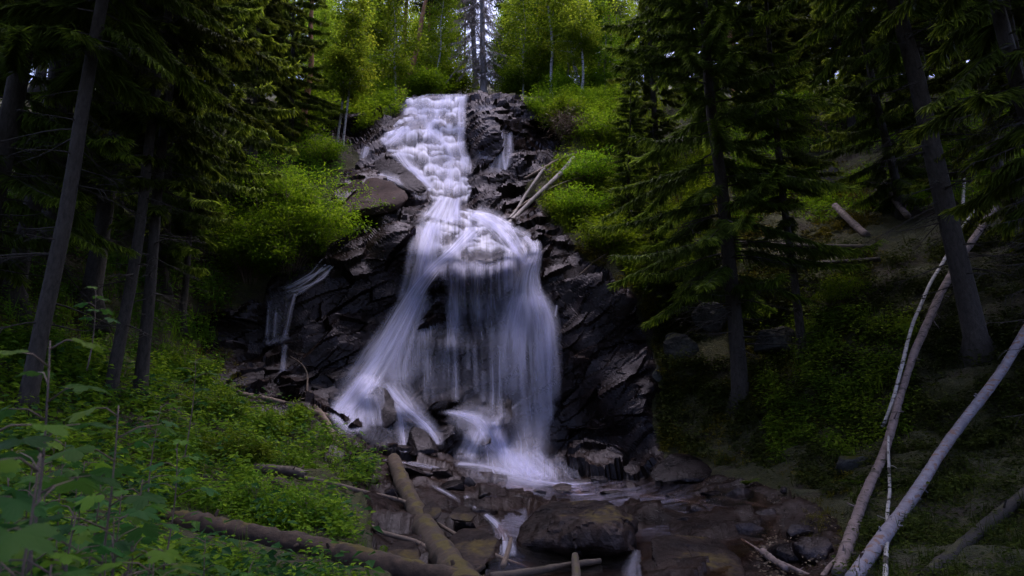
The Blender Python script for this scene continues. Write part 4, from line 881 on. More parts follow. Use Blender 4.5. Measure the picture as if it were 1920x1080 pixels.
for k, (px, Y) in enumerate([(590, 56), (1090, 70), (1160, 66), (1230, 60), (1270, 45), (1300, 54), (520, 60), (450, 50), (1370, 50), (1450, 46)]):
    spot = 'above the weeping spruces' if px < 560 else 'behind the slim birches' if px < 730 else 'behind the falls crest' if px < 1020 else 'behind the drooping birch' if px < 1200 else 'behind the big layered spruce'
    ridge_tree('spruce_tree', SP[['full', 'full2', 'low'][k % 3]], px, Y, rf.normal(0, .02), f'distant spruce at the back, {spot}', 'spruce', rf.uniform(.8, 1.1), rf.uniform(0, 6.28), GS)
# ------------------------------------------------------------------ boulders
import bmesh
_ico = None
def ico():
    global _ico
    if _ico is None:
        b = bmesh.new(); bmesh.ops.create_icosphere(b, subdivisions=6, radius=1); b.verts.ensure_lookup_table()
        _ico = (np.array([v.co[:] for v in b.verts]), np.array([[v.index for v in f.verts] for f in b.faces])); b.free()
    return _ico
def hull_rock(name, pts3, mat, label, seed=0, p=16, rough=.06, cat='boulder', group=None):
    rough *= 1.0; p = max(p, 26)
    pts3 = np.asarray(pts3, float); c = pts3.mean(0)
    b = bmesh.new(); [b.verts.new(x - c) for x in pts3]; bmesh.ops.convex_hull(b, input=b.verts); b.normal_update()
    pl = [(np.array(f.normal[:]), f.verts[0].co.dot(f.normal)) for f in b.faces]; b.free()
    D, T = ico(); s = np.zeros(len(D)); rc_ = np.random.RandomState(seed + 900); X_ = pts3 - c
    for _ in range(16):      # broken faces: planes that cut the corners off
        n = nrm(rc_.normal(size=3)); pl.append((n, (X_ @ n).max() * rc_.uniform(.66, .95)))
    for n, o in pl:
        if o < 0: n, o = -n, -o
        s += np.clip(D @ n / max(o, .03), 0, None) ** p
    V = D / np.maximum(s, 1e-9)[:, None] ** (1 / p); sz = np.ptp(V, axis=0).mean()
    W = V + c
    V = V + D * sz * rough * (.22 * facets(W / (sz * .34), seed)[:, None] + .05 * facets(W / (sz * .15), seed + 3)[:, None] + .75 * fbm(W / (sz * .25), 4, seed)[:, None])
    o = obj(name, raw_mesh(name, V, None, T, False, [mat]), None, c); return tag(o, label, cat, group)
def pp(*a): return [at(x, y, d) for x, y, d in a]
hull_rock('boulder', pp((950, 1000, 10.1), (962, 1022, 9.8), (1150, 1060, 9.2), (1192, 1062, 9.4), (1219, 1000, 10.0), (1200, 970, 10.2), (1150, 948, 10.2), (1110, 937, 10.7), (1040, 940, 11.0), (1000, 958, 10.6), (960, 985, 10.2), (1090, 1012, 9.0), (1148, 985, 9.1), (980, 1000, 11.5), (1060, 960, 12.2), (1180, 980, 11.6), (1120, 1060, 11.2)), M_boulder, 'large wedge shaped brown boulder in the middle of the stream', 1, 34, .11)
hull_rock('boulder', pp((1194, 1030, 8.6), (1215, 1010, 9), (1270, 1000, 9.2), (1330, 1005, 9.2), (1430, 1050, 8.8), (1450, 1100, 8), (1200, 1100, 8), (1300, 1110, 7.6), (1260, 1030, 9.8), (1380, 1050, 9.6)), M_boulder, 'dark low boulder right of the wedge shaped one', 2, 30, .08)
hull_rock('boulder', pp((822, 1010, 9.6), (850, 990, 10), (920, 990, 10.2), (938, 1000, 9.6), (940, 1058, 8.9), (900, 1075, 8.4), (830, 1062, 8.6), (880, 1000, 10.8)), M_boulder, 'angular dark rock between the mossy log and the white stream', 3, 34, .07)
hull_rock('boulder', pp((724, 1030, 8.6), (745, 1012, 9), (785, 1016, 9), (800, 1040, 8.6), (770, 1060, 8.2), (728, 1056, 8.2), (760, 1030, 9.5)), M_boulder, 'small rounded stone behind the long mossy log', 4, 8, .04)
hull_rock('boulder', pp((792, 950, 11.4), (812, 930, 11.8), (830, 960, 11.2), (826, 975, 11), (795, 980, 11), (810, 955, 12.2)), M_boulder, 'small upright dark rock against the leaning mossy log', 5, 18, .05)
hull_rock('boulder', pp((838, 960, 11.3), (870, 945, 11.8), (895, 965, 11.4), (890, 985, 11), (845, 980, 11), (868, 960, 12)), M_boulder, 'flat topped dark rock upstream of the angular one', 6, 18, .06)
hull_rock('boulder', pp((600, 372, 25.4), (652, 340, 26.0), (690, 322, 26.3), (735, 338, 25.8), (767, 364, 24.6), (768, 384, 24.2), (742, 402, 23.9), (690, 402, 23.9), (640, 412, 24.2), (600, 396, 24.8), (690, 385, 26.8)), M_rock_dry, 'big brown rock slab overhanging the dark hollow left of the falls', 7, 20, .055)
hull_rock('boulder', pp((690, 300, 27.6), (700, 282, 28.2), (728, 288, 28.0), (770, 330, 26.6), (815, 360, 25.6), (816, 376, 25.2), (790, 370, 25.3), (740, 346, 26.0), (700, 326, 26.8), (740, 320, 28)), M_rock_black, 'black wet ridge of rock beside the upper cascade', 8, 20, .05)
hull_rock('boulder', pp((686, 735, 20.4), (698, 719, 20.7), (722, 722, 20.7), (738, 745, 20.4), (748, 805, 19.6), (700, 812, 19.5), (692, 770, 20), (715, 760, 21.5)), M_rock_black, 'upright black rock splitting the water at the foot of the falls', 9, 16, .06)
hull_rock('boulder', pp((756, 850, 19.3), (766, 800, 19.8), (782, 792, 20), (812, 820, 19.6), (832, 852, 19.2), (790, 860, 18.8), (790, 820, 20.8)), M_rock_black, 'dark triangular boulder below the left stream of the falls', 10, 18, .05)
hull_rock('boulder', pp((895, 815, 20.2), (905, 807, 20.4), (920, 818, 20.2), (922, 836, 19.9), (897, 838, 19.8), (908, 822, 21)), M_rock_black, 'small black knob of rock parting the splashing water', 11, 12, .05)
hull_rock('boulder', pp((850, 790, 20.8), (862, 778, 21), (880, 785, 21), (888, 810, 20.4), (852, 812, 20.4), (868, 790, 21.8)), M_rock_black, 'rounded black rock left of the splashing water', 12, 12, .05)
hull_rock('boulder', pp((1030, 914, 17.8), (1048, 905, 18.1), (1074, 908, 18), (1080, 920, 17.6), (1040, 922, 17.5), (1055, 910, 18.6)), M_bed, 'low wet stone in the pool at the end of the white splash', 13, 14, .06)
hull_rock('boulder', pp((940, 790, 20.9), (948, 745, 21.3), (958, 740, 21.4), (962, 790, 20.8), (945, 800, 20.7), (952, 770, 21.8)), M_rock_black, 'pointed dark rock behind the thin lower curtain', 14, 14, .05)
hull_rock('boulder', pp((905, 420, 24.6), (918, 408, 25), (940, 414, 24.8), (950, 430, 24.3), (910, 432, 24.3), (925, 420, 25.5)), M_rock_black, 'small dark stone poking from the white water on the upper ledge', 15, 12, .06)
hull_rock('boulder', pp((830, 372, 26.2), (836, 360, 26.4), (850, 362, 26.4), (852, 376, 26), (835, 378, 26), (842, 368, 27)), M_rock_black, 'tiny dark stone in the narrow neck of the cascade', 16, 12, .06)
hull_rock('boulder', pp((1208, 884, 17.0), (1240, 850, 17.5), (1300, 846, 17.5), (1345, 885, 16.4), (1275, 910, 16.0), (1270, 860, 19), (1225, 905, 16.4), (1320, 905, 16.2)), M_rock_black, 'dark boulder at the foot of the right rock wall beside the pool', 17, 16, .05)
# ------------------------------------------------------------------ fallen trunks, logs and branches
def path3(pts, dflt=.12):
    P = []
    for p in pts:
        x, y = p[:2]; off = p[2] if len(p) > 2 else dflt
        P.append(at(x, y, float(base_depth(x, y)) - off))
    return np.array(P)
def spline(P, n):
    t = np.concatenate([[0], np.cumsum(np.linalg.norm(np.diff(P, axis=0), axis=1))]); T = np.linspace(0, t[-1], n)
    q = np.stack([np.interp(T, t, P[:, k]) for k in range(3)], 1); k = max(1, n // (4 * len(P)))
    for _ in range(2): q[1:-1] = (q[:-2] + q[1:-1] * 2 + q[2:]) / 4
    return q
M_rotten = bark_mat('rotten_wood', (.006, .005, .004), (.026, .019, .014), 10, .9, (1, 1, 1), ((.018, .018, .003), (.04, .036, .005)), .1)
def log(name, pts, r0, r1, mat, label, cat, n=40, sides=12, rough=.22, stubs=0, seed=0, twigs=0, wob=0., dflt=.12, group=None, stub_len=.12):
    rng = np.random.RandomState(seed + 300); b = MB(); q = spline(path3(pts, dflt), n); t = np.linspace(0, 1, n)
    if wob: q = q + wob * np.stack([perlin(np.stack([t * 5, t * 0 + k * 3.3 + seed, t * 0], 1), seed) for k in range(3)], 1) * np.sin(np.clip(t, 0, 1) * math.pi)[:, None]
    rad = (r0 + (r1 - r0) * t) * (1 + .10 * perlin(np.stack([t * 9, t * 0 + seed, t * 0], 1), seed))
    b.tube(q, rad, sides, rough=rough, seed=seed)
    T = nrm(np.gradient(q, axis=0))
    for _ in range(stubs):
        k = rng.randint(2, n - 2); o = nrm(np.cross(T[k], rng.normal(size=3)) + T[k] * .3); l = rad[k] + stub_len * rng.uniform(.4, 1.2); b.tube(np.stack([q[k], q[k] + o * l]), [rad[k] * .28, rad[k] * .12], 5)
    for _ in range(twigs):
        k = rng.randint(2, n - 1); o = nrm(np.cross(T[k], rng.normal(size=3)) + T[k] * rng.uniform(-.2, .9)); l = rng.uniform(.2, .7) * (6 * r0 + .25); s5 = np.linspace(0, 1, 5)[:, None]
        b.tube(q[k] + o * l * s5 + np.array([0, 0, -.2]) * l * s5 ** 2 + rng.normal(0, .02 * l, (5, 3)) * s5, np.linspace(rad[k] * .35, .003, 5), 4)
    c = q.mean(0); b.V = [v - c for v in b.V]
    o = obj(name, b.mesh(name, [mat]), None, c); return tag(o, label, cat, group)
log('fallen_log', [(296, 972, .0), (400, 988, .35), (480, 1004, .4), (600, 1028, .4), (700, 1052, .35), (800, 1078, .25), (900, 1100, .2)], .118, .125, M_log_moss, 'long moss covered log lying across the leafy bank at the bottom', 'log', 120, 20, .42, 6, 1)
log('fallen_log', [(738, 862, .5), (752, 900, .5), (778, 955, .35), (808, 1010, .25), (845, 1062, .15), (880, 1115, .1)], .165, .175, M_log_moss, 'thick mossy log leaning down between the green bank and the stream', 'log', 90, 20, .42, 6, 2)
log('fallen_log', [(476, 878, .35), (510, 880, .4), (545, 884, .4), (574, 892, .35)], .085, .095, M_log_dark, 'short broken dark log sticking out of the ferns', 'log', 24, 12, .35, 2, 3)
log('fallen_log', [(520, 905, .1), (570, 935, .12), (620, 962, .1), (660, 985, .0)], .11, .06, M_log_moss, 'mossy root stump running down below the short broken log', 'log', 26, 12, .3, 1, 4)
log('branch', [(570, 896, .42), (620, 906, .4), (680, 922, .5), (745, 936, .6), (766, 944, .6), (800, 970, .5), (860, 1005, .4), (930, 1042, .3), (1000, 1070, .1)], .045, .022, M_branch, 'long crooked branch reaching from the broken log over the mossy log to the stream', 'branch', 60, 8, .2, 3, 5, 3)
log('branch', [(640, 965, .2), (690, 984, .25), (720, 1000, .3), (780, 1015, .35), (815, 1035, .35), (850, 1044, .3)], .035, .03, M_branch, 'shorter branch lying parallel below the long crooked one', 'branch', 40, 8, .2, 3, 6, 2)
log('branch', [(450, 738, .3), (510, 750, .3), (560, 764, .4), (610, 780, .5), (654, 794, .5)], .06, .11, M_branch, 'broken bough lying beside the foot of the falls with splintered end', 'branch', 40, 9, .3, 5, 7, 8)
log('branch', [(580, 740, .5), (600, 775, .5), (616, 795, .5), (630, 830, .3), (640, 852, .1)], .10, .07, M_branch, 'forked dead limb propped on the broken bough', 'branch', 36, 9, .3, 2, 8, 3)
log('branch', [(544, 668, .2), (566, 682, .4), (577, 700, .5), (575, 765, .4)], .02, .035, M_branch, 'thin upright hooked twig behind the broken bough', 'branch', 26, 6, .2, 0, 9, 2)
log('branch', [(380, 700, .2), (430, 725, .3), (470, 745, .3), (510, 748, .2)], .03, .05, M_branch, 'tangled twiggy branch on the stones left of the broken bough', 'branch', 26, 6, .2, 0, 10, 14)
log('silver_log', [(1990, 520, .4), (1925, 625, .45), (1800, 808, .5), (1700, 950, .4), (1596, 1090, .2)], .088, .08, M_silver, 'smooth silver grey log leaning from the lower corner up out of the picture', 'log', 110, 16, .14, 18, 11, 0, .07, stub_len=.06)
log('fallen_birch', [(1866, 388, .9), (1810, 470, .9), (1765, 545, .9), (1718, 650, .8), (1690, 735, .7), (1655, 850, .6), (1610, 970, .45), (1572, 1075, .2)], .088, .07, M_pinkwood, 'thick peeling birch log leaning against the dark slope left of the silver log', 'log', 120, 14, .26, 14, 12, 6, .09)
log('fallen_birch', [(1850, 362, .7), (1800, 432, .75), (1755, 515, .85), (1712, 600, .95), (1690, 690, .95), (1672, 760, .8), (1655, 800, .7)], .045, .035, M_bark_birch, 'thin white birch stem leaning along the thick peeling one', 'log', 50, 9, .15, 6, 13, 6, .04)
log('fallen_birch', [(1666, 800, .75), (1667, 880, .7), (1663, 960, .55), (1660, 1095, .2)], .022, .026, M_bark_birch, 'upright thin birch stick between the two leaning logs', 'stick', 40, 8, .15, 3, 14, 3, .03)
log('fallen_log', [(1960, 895, .1), (1850, 985, .2), (1735, 1082, .1)], .075, .07, M_rotten, 'black rotting log in the lower corner below the silver log', 'log', 30, 12, .25, 4, 15)
log('fallen_pole', [(1082, 288, .3), (1040, 304, .35), (1008, 322, .35), (983, 336, .2)], .10, .07, M_branch, 'brown broken trunk lying highest on the bank above the two pale ones', 'trunk', 30, 9, .2, 2, 16)
log('fallen_pole', [(1020, 316, .35), (1002, 342, .4), (985, 366, .4), (970, 392, .3), (946, 420, .2)], .075, .04, M_bark_grey, 'thin pale trunk sliding from the bank to the ledge of the falls', 'trunk', 30, 9, .15, 2, 17)
log('fallen_pole', [(1076, 298, .4), (1050, 328, .5), (1012, 362, .5), (975, 398, .4), (944, 427, .3)], .13, .065, M_bark_grey, 'thicker pale trunk lying beside the thin one down to the white water', 'trunk', 36, 10, .15, 3, 18, 3)
log('fallen_pole', [(1108, 328, .4), (1065, 340, .5), (1030, 354, .5), (990, 376, .4), (960, 398, .2)], .05, .03, M_branch, 'slender dark pole crossing under the thicker pale trunk', 'trunk', 30, 8, .15, 2, 19, 6)
log('branch', [(1140, 474, .2), (1112, 492, .25), (1086, 516, .15)], .035, .025, M_branch, 'short dark branch lodged on the striped rock wall', 'branch', 20, 7, .2, 0, 20, 2)
log('fallen_log', [(1285, 452, .4), (1390, 457, .6), (1500, 462, .7), (1640, 464, .5)], .10, .09, M_rotten, 'level dark log lying across the slope behind the big layered spruce', 'log', 40, 10, .15, 3, 21)
log('fallen_log', [(1490, 498, .3), (1570, 492, .4), (1650, 486, .3)], .09, .07, M_rotten, 'shorter dark log just below the level one', 'log', 26, 10, .2, 2, 22)
log('snag', [(1566, 386, .8), (1595, 415, .8), (1625, 442, .4)], .11, .12, M_pinkwood, 'pale broken snag poking from the mossy hollow', 'snag', 20, 10, .2, 2, 23)
log('snag', [(1652, 340, .8), (1680, 380, .8), (1702, 405, .5)], .08, .10, M_pinkwood, 'reddish broken stem above the pale snag', 'snag', 20, 10, .25, 3, 24, 3)
log('snag', [(1808, 335, .6), (1806, 370, .6), (1804, 402, .4)], .045, .05, M_bark_birch, 'short upright white birch stub behind the stout leaning spruce', 'snag', 16, 9, .15, 1, 25)
log('branch', [(1344, 982, .1), (1400, 1018, .15), (1450, 1048, .15), (1535, 1088, .1)], .02, .022, M_pinkwood, 'pale straight stick on the leaf litter beside the stream', 'stick', 24, 7, .15, 2, 26)
log('branch', [(1430, 1034, .15), (1450, 1050, .18), (1475, 1066, .1)], .05, .035, M_pinkwood, 'short splintered piece of wood under the pale straight stick', 'stick', 14, 7, .35, 0, 27)
log('fallen_log', [(920, 1082, .5), (1000, 1072, .55), (1060, 1060, .6), (1125, 1052, .5)], .045, .035, M_log_dark, 'flat dark driftwood jammed under the wedge shaped boulder', 'log', 30, 9, .3, 2, 28)
log('stump', [(1078, 1042, .9), (1080, 1070, .8), (1082, 1105, .6)], .045, .055, M_log_dark, 'short rotten post standing before the wedge shaped boulder', 'stump', 14, 10, .25, 0, 29)
log('branch', [(958, 1012, .3), (952, 1035, .3), (943, 1062, .2)], .03, .035, M_branch, 'broken stick stuck upright in the white gap beside the boulder', 'stick', 16, 7, .25, 1, 30)
log('branch', [(1610, 1000, .2), (1590, 1030, .25), (1555, 1062, .2), (1530, 1100, .1)], .02, .03, M_pinkwood, 'bent pale root arching at the foot of the leaning birch log', 'stick', 24, 7, .2, 0, 31, 2)

rs_ = np.random.RandomState(33)
for k, (x, y, wpx, hpx, lb) in enumerate([(1285, 655, 110, 90, 'grey lichen covered rock outcrop behind the big layered spruce'), (1330, 600, 70, 70, 'pale rock face showing through moss above the grey outcrop'), (1465, 645, 120, 70, 'grey cracked rock beside the slim spruce'), (1240, 715, 70, 80, 'mossy rock at the edge of the dark rock wall'), (1545, 345, 90, 90, 'mossy boulder over the dark hollow on the upper slope'), (1290, 790, 90, 60, 'moss grown rock at the foot of the slope beside the pool'), (1600, 880, 110, 60, 'dark mossy boulder behind the birch stick')]):
    Y = float(base_depth(x, y)); c = at(x, y, Y + .1); a = wpx / FPX * Y * .6; h = hpx / FPX * Y * .6; q = rs_.normal(size=(13, 3)); q = q / np.linalg.norm(q, axis=1, keepdims=True) * np.array([a, a * .7, h]) * rs_.uniform(.75, 1.15, (13, 1))
    hull_rock('rock', q + c, M_rock_grey, lb, 110 + k, 16, .07, 'rock')
STONES = [(700, 905), (735, 925), (905, 930), (960, 945), (1120, 905), (1180, 915), (1260, 935), (1310, 960), (1390, 930), (1440, 970), (1500, 1000), (1340, 1000), (870, 905), (790, 892), (1010, 925), (1470, 920), (1240, 905), (690, 870), (1540, 1040), (1400, 1000), (650, 850), (830, 890)]
for k, (x, y, wpx, hpx, lb) in enumerate([(760, 885, 70, 26, 'low wet rock ledge above the leaning mossy log'), (850, 912, 80, 26, 'flat wet rock ledge below the white line of the splash'), (905, 962, 60, 28, 'dark wet rock at the left edge of the stream'), (985, 940, 70, 18, 'low wet slab upstream of the wedge shaped boulder'), (1150, 925, 60, 16, 'small flat slab breaking the pool surface'), (1290, 985, 80, 30, 'wet dark rock between the wedge shaped boulder and the stick'), (1390, 975, 70, 26, 'rounded rock on the litter covered shore'), (1330, 930, 60, 16, 'thin slab at the far shore of the pool'), (680, 850, 80, 26, 'wet sloping rock below the upright black rock'), (640, 812, 70, 24, 'wet rock under the left fan of the falls'), (1480, 1040, 90, 36, 'dark rock beside the straight stick'), (860, 985, 60, 30, 'blocky dark rock above the angular one'), (520, 770, 110, 30, 'grey flat rock ledge on top of the leafy bank'), (540, 725, 60, 20, 'wet broken rocks where the side trickle lands'), (600, 735, 50, 22, 'shiny wet rock left of the white fan')]):
    Y = float(base_depth(x, y)); c = at(x, y, Y - .05); a = wpx / FPX * Y * .62; h = hpx / FPX * Y * .6; q = rs_.normal(size=(13, 3)); q = q / np.linalg.norm(q, axis=1, keepdims=True) * np.array([a, a * .8, h]) * rs_.uniform(.75, 1.15, (13, 1))
    hull_rock('rock', q + c, M_rock_black, lb, 70 + k, 14, .06, 'rock')
for k, (x, y) in enumerate(STONES):
    Y = float(base_depth(x, y)); s0 = rs_.uniform(.14, .34); c = at(x, y, Y); q = rs_.normal(size=(14, 3)); q = q / np.linalg.norm(q, axis=1, keepdims=True) * np.array([1.3, 1, .6]) * s0 * rs_.uniform(.75, 1.2, (14, 1))
    hull_rock('stone', q + c + np.array([0, 0, .02]), M_bed, 'small wet dark stone lying in the shallow stream bed', 40 + k, 12, .06, 'stone', 'small stones in the stream bed')
# ------------------------------------------------------------------ undergrowth
LOGS_ = [([(300, 972), (480, 1004), (700, 1052), (880, 1096)], 14, 52), ([(476, 878), (574, 892), (680, 922), (766, 944)], 6, 40), ([(640, 965), (720, 1000), (850, 1044)], 4, 30), ([(738, 862), (778, 955), (840, 1062)], 60, 60), ([(450, 738), (650, 794)], 6, 22)]
def on_log(q, rng):
    m = np.zeros(len(q), bool)
    for P_, up_, dn_ in LOGS_:
        a = np.array(P_, float); yl = np.interp(q[:, 0], a[:, 0], a[:, 1]); m |= (q[:, 0] > a[0, 0]) & (q[:, 0] < a[-1, 0]) & (q[:, 1] > yl - up_) & (q[:, 1] < yl + dn_)
    return m & (rng.uniform(0, 1, len(q)) < .93)
def scatter(poly, n, seed, dens=None):
    rng = np.random.RandomState(seed); a = np.array(poly, float); lo_, hi = a.min(0), a.max(0); out = []
    while sum(map(len, out)) < n:
        q = rng.uniform(lo_, hi, (n * 2, 2)); q = q[inpoly(q[:, 0], q[:, 1], poly)]
        q = q[~on_log(q, rng)]
        cl = perlin(np.stack([q[:, 0] / 60, q[:, 1] / 40, q[:, 0] * 0 + seed], 1), seed); q = q[rng.uniform(-.45, .45, len(q)) < cl + (.0 if dens is None else dens)]
        out.append(q)
    q = np.concatenate(out)[:n]; return q[:, 0], q[:, 1], rng
def herbs(name, poly, n, seed, label, leaf_px=7, h_px=26, nl=12, mat=None, asp=.5, grass=.25, tint=(.1, .9), dens=None, hmax=.7):
    x, y, rng = scatter(poly, n, seed, dens); Y = depth(x, y); P = at(x, y, Y); P[:, 2] -= .05
    P[:, 2] += .22 * fbm(P / 1.1, 2, 77) * np.clip(Y / 12, .2, 1)
    s = Y / FPX; b = MB(); N3 = len(x)
    h = np.minimum(h_px * s * rng.uniform(.4, 1.3, N3), hmax); d = nrm(np.stack([rng.normal(0, .3, N3), rng.normal(0, .3, N3) - .15, np.ones(N3)], 1))
    tb = np.clip(rng.uniform(*tint, N3) * .7 + .3 * (.5 + perlin(P / 1.5, seed)), 0, 1)
    isg = rng.uniform(0, 1, N3) < grass; H = np.where(~isg)[0]; G = np.where(isg)[0]
    i = np.repeat(H, nl); k = np.tile(np.arange(nl), len(H)); t = .25 + .75 * (k + rng.uniform(0, 1, len(i))) / nl
    az = k * 2.4 + rng.uniform(0, 6.28, N3)[i]; o = np.stack([np.cos(az), np.sin(az), rng.normal(.05, .25, len(i))], 1)
    L = np.minimum(leaf_px * s[i], .14) * rng.uniform(.6, 1.3, len(i)); p = P[i] + d[i] * (h[i] * t)[:, None] + o * (L * rng.uniform(.1, .9, len(i)))[:, None]
    b.leaves(p, o + np.array([0, 0, -.12]), nrm(rng.normal(size=(len(i), 3)) * .35 + np.array([0, -.2, 1.])), L, L * asp, 0, np.clip(tb[i] + rng.normal(0, .12, len(i)) + .25 * (t - .6), 0, 1))
    if len(G):
        j = np.repeat(G, 7); a = rng.uniform(0, 6.28, len(j)); o = nrm(np.stack([np.cos(a) * .5, np.sin(a) * .5, np.ones(len(j))], 1)); LL = h[j] * rng.uniform(.6, 1.3, len(j))
        b.leaves(P[j] + rng.normal(0, .03, (len(j), 3)), o, nrm(np.stack([-np.sin(a), np.cos(a), 0 * a], 1) * .3 + np.stack([np.cos(a), np.sin(a), 0 * a + .3], 1)), LL, np.minimum(1.6 * s[j], .02), 0, np.clip(tb[j] + .1, 0, 1), .3)
    o = obj(name, b.mesh(name, [mat or M_herb], False)); return tag(o, label, None, None, 'stuff')
BANK = [(-150, 640), (60, 640), (200, 700), (330, 715), (440, 745), (540, 790), (640, 835), (700, 880), (705, 930), (640, 960), (690, 1040), (690, 1130), (-150, 1130)]
herbs('undergrowth', BANK, 4200, 41, 'low leafy herbs covering the bank below the dark spruces', 8, 26, 12, None, .5, .3, (.0, .7), .2)
herbs('undergrowth', BANK, 2300, 51, 'taller leafy herbs in patches on the bank below the dark spruces', 13, 52, 13, None, .46, .06, (.15, 1), -.15)
herbs('undergrowth', BANK, 650, 52, 'broad leaved herbs standing over the low cover of the bank', 24, 70, 8, M_broad, .6, .0, (.1, .9), -.2, .9)
herbs('undergrowth', [(-150, 380), (200, 330), (440, 300), (560, 250), (640, 285), (640, 340), (560, 470), (400, 600), (420, 720), (300, 720), (-150, 680)], 3800, 42, 'dim herbs under the spruces of the left slope', 8, 34, 10, M_herb, .5, .2, (.0, .7), .1)
herbs('undergrowth', [(1000, 200), (1060, 240), (1050, 290), (1010, 390), (1060, 440), (1140, 480), (1210, 560), (1300, 520), (1360, 300), (1330, 180), (1100, 178)], 4200, 43, 'fresh grass and herbs on the bright bank right of the falls', 8, 36, 10, M_shrub, .45, .4, (.1, 1), .15)
herbs('undergrowth', [(1380, 160), (1700, 150), (1930, 150), (1930, 400), (1640, 400), (1560, 420), (1360, 420)], 3600, 44, 'sunlit herbs and grass on the upper mossy bank', 8, 30, 9, M_shrub, .45, .4, (.2, 1), .05)
herbs('undergrowth', [(1230, 520), (1560, 470), (1930, 420), (2050, 600), (2050, 980), (1640, 900), (1560, 930), (1380, 880), (1240, 840)], 7000, 45, 'sparse blueberry scrub on the dark mossy slope', 8, 26, 11, M_scrub, .55, .1, (.0, .55), .0)
herbs('undergrowth', [(1440, 600), (1720, 590), (1700, 860), (1450, 870), (1420, 740)], 1900, 55, 'small leaved scrub on the hummock behind the peeling birch log', 8, 34, 12, M_herb, .55, .1, (.2, .9), -.05)
herbs('undergrowth', [(540, 186), (757, 183), (757, 205), (720, 225), (640, 262), (560, 262), (520, 220)], 1500, 46, 'grassy edge of the crest left of the falls', 9, 30, 10, M_shrub, .45, .4, (.2, 1), .2)
herbs('undergrowth', [(960, 172), (1160, 178), (1180, 215), (1060, 262), (1010, 225)], 1300, 47, 'grassy edge of the crest right of the falls', 9, 30, 10, M_shrub, .45, .4, (.2, 1), .2)
herbs('moss', [(1040, 400), (1180, 380), (1400, 300), (1640, 300), (1660, 470), (1560, 700), (1640, 900), (1380, 880), (1240, 850), (1235, 700), (1200, 560), (1080, 470)], 9000, 48, 'yellow green moss cushions on the shaded slope', 5, 9, 12, M_moss, .5, .3, (.0, 1), .0)
herbs('moss', [(-100, 420), (560, 260), (660, 330), (560, 480), (420, 620), (480, 760), (300, 760), (-100, 700)], 2600, 49, 'dull moss under the spruces of the left slope', 3.5, 7, 12, M_moss, .5, .3, (.0, .6), .0)
herbs('undergrowth', [(1600, 930), (1700, 880), (2050, 900), (2050, 1140), (1560, 1140), (1590, 1000)], 1800, 53, 'dim scrub at the foot of the leaning logs', 10, 30, 10, M_scrub, .5, .25, (.0, .5), .1)
herbs('moss', [(1500, 900), (1700, 860), (2050, 880), (2050, 1140), (1520, 1140)], 1800, 54, 'brown moss at the foot of the leaning logs', 4, 8, 12, M_moss, .5, .3, (.0, .6), .1)
# leaf litter beside the stream
x, y, rng = scatter([(1180, 905), (1300, 890), (1450, 900), (1600, 960), (1620, 1060), (1450, 1100), (1330, 980)], 900, 50); b = MB(); Y = base_depth(x, y) - .05; P_ = at(x, y, Y); P_[:, 2] += .03
b.leaves(P_, nrm(np.stack([rng.normal(size=900), rng.normal(size=900), rng.normal(0, .2, 900)], 1)), nrm(rng.normal(size=(900, 3)) * .4 + [0, 0, 1.]), .05 * rng.uniform(.5, 1.2, 900), .03, 0, rng.uniform(.2, 1, 900))
tag(obj('leaf_litter', b.mesh('leaf_litter', [M_dry], False)), 'dry fallen leaves on the ground beside the stream', None, None, 'stuff')

# plateau bushes behind the crest
ROW = shrub(61, 1.7, 2.2, 18, 7000, .15, M_shrub, .55, .26); BUSH = shrub(62, 1.25, 1.0, 18, 4200, .10, M_shrub, .45, .15); BUSH2 = shrub(63, .6, .6, 12, 3600, .075, M_herb, .5, .12); DRYB = shrub(64, .9, .8, 30, 2600, .16, M_dry, .12, .2)
FERN = fern(65, 15, .62); FERN2 = fern(66, 11, .5)
for k, (px, Y, s, lb) in enumerate([(585, 34, .8, 'behind the slim birches'), (700, 34.5, .8, 'at the foot of the leaning pine'), (800, 36, .9, 'at the lip of the falls'), (850, 40, 1.0, 'below the dead spruce, to its left'), (960, 37, .8, 'just right of the dead spruce'), (1010, 40, 1.0, 'under the drooping birch'), (1120, 36, .9, 'under the crooked pine'), (745, 44, 1.2, 'deeper behind the leaning pine'), (1060, 35, .7, 'in front of the bent birch stem')]):
    plant_at('bush', ROW, ridge(px, Y), None, s, k * 1.3, f'bright green bush on the crest {lb}', 'bush', 'bushes along the crest')
def put(name, proto, px, py, s, label, cat, rot=0., group=None, dy=0.):
    B = at(px, py, float(depth(px, py)) - dy); B[2] -= .05; return plant_at(name, proto, B, None, s, rot, label, cat, group)
GBU = 'bushes on the banks'
ROWAN = shrub(70, 2.5, 3.1, 30, 13000, .13, M_shrub, .40, .21, flatk=.8)
put('rowan_bush', ROWAN, 545, 500, 1.0, 'bright green rowan bush hanging over the side trickle', 'bush', .3, None, .3)
put('rowan_bush', ROWAN, 470, 520, .8, 'darker rowan bush tucked behind the bright one', 'bush', 2.1, None, .2)
put('rowan_bush', ROWAN, 585, 455, .55, 'small bright rowan spray reaching toward the brown slab', 'bush', 4.0, None, .3)
put('rowan_bush', ROWAN, 505, 420, .7, 'rowan bush highest on the left bank under the weeping spruce', 'bush', 5.2, None, .3)
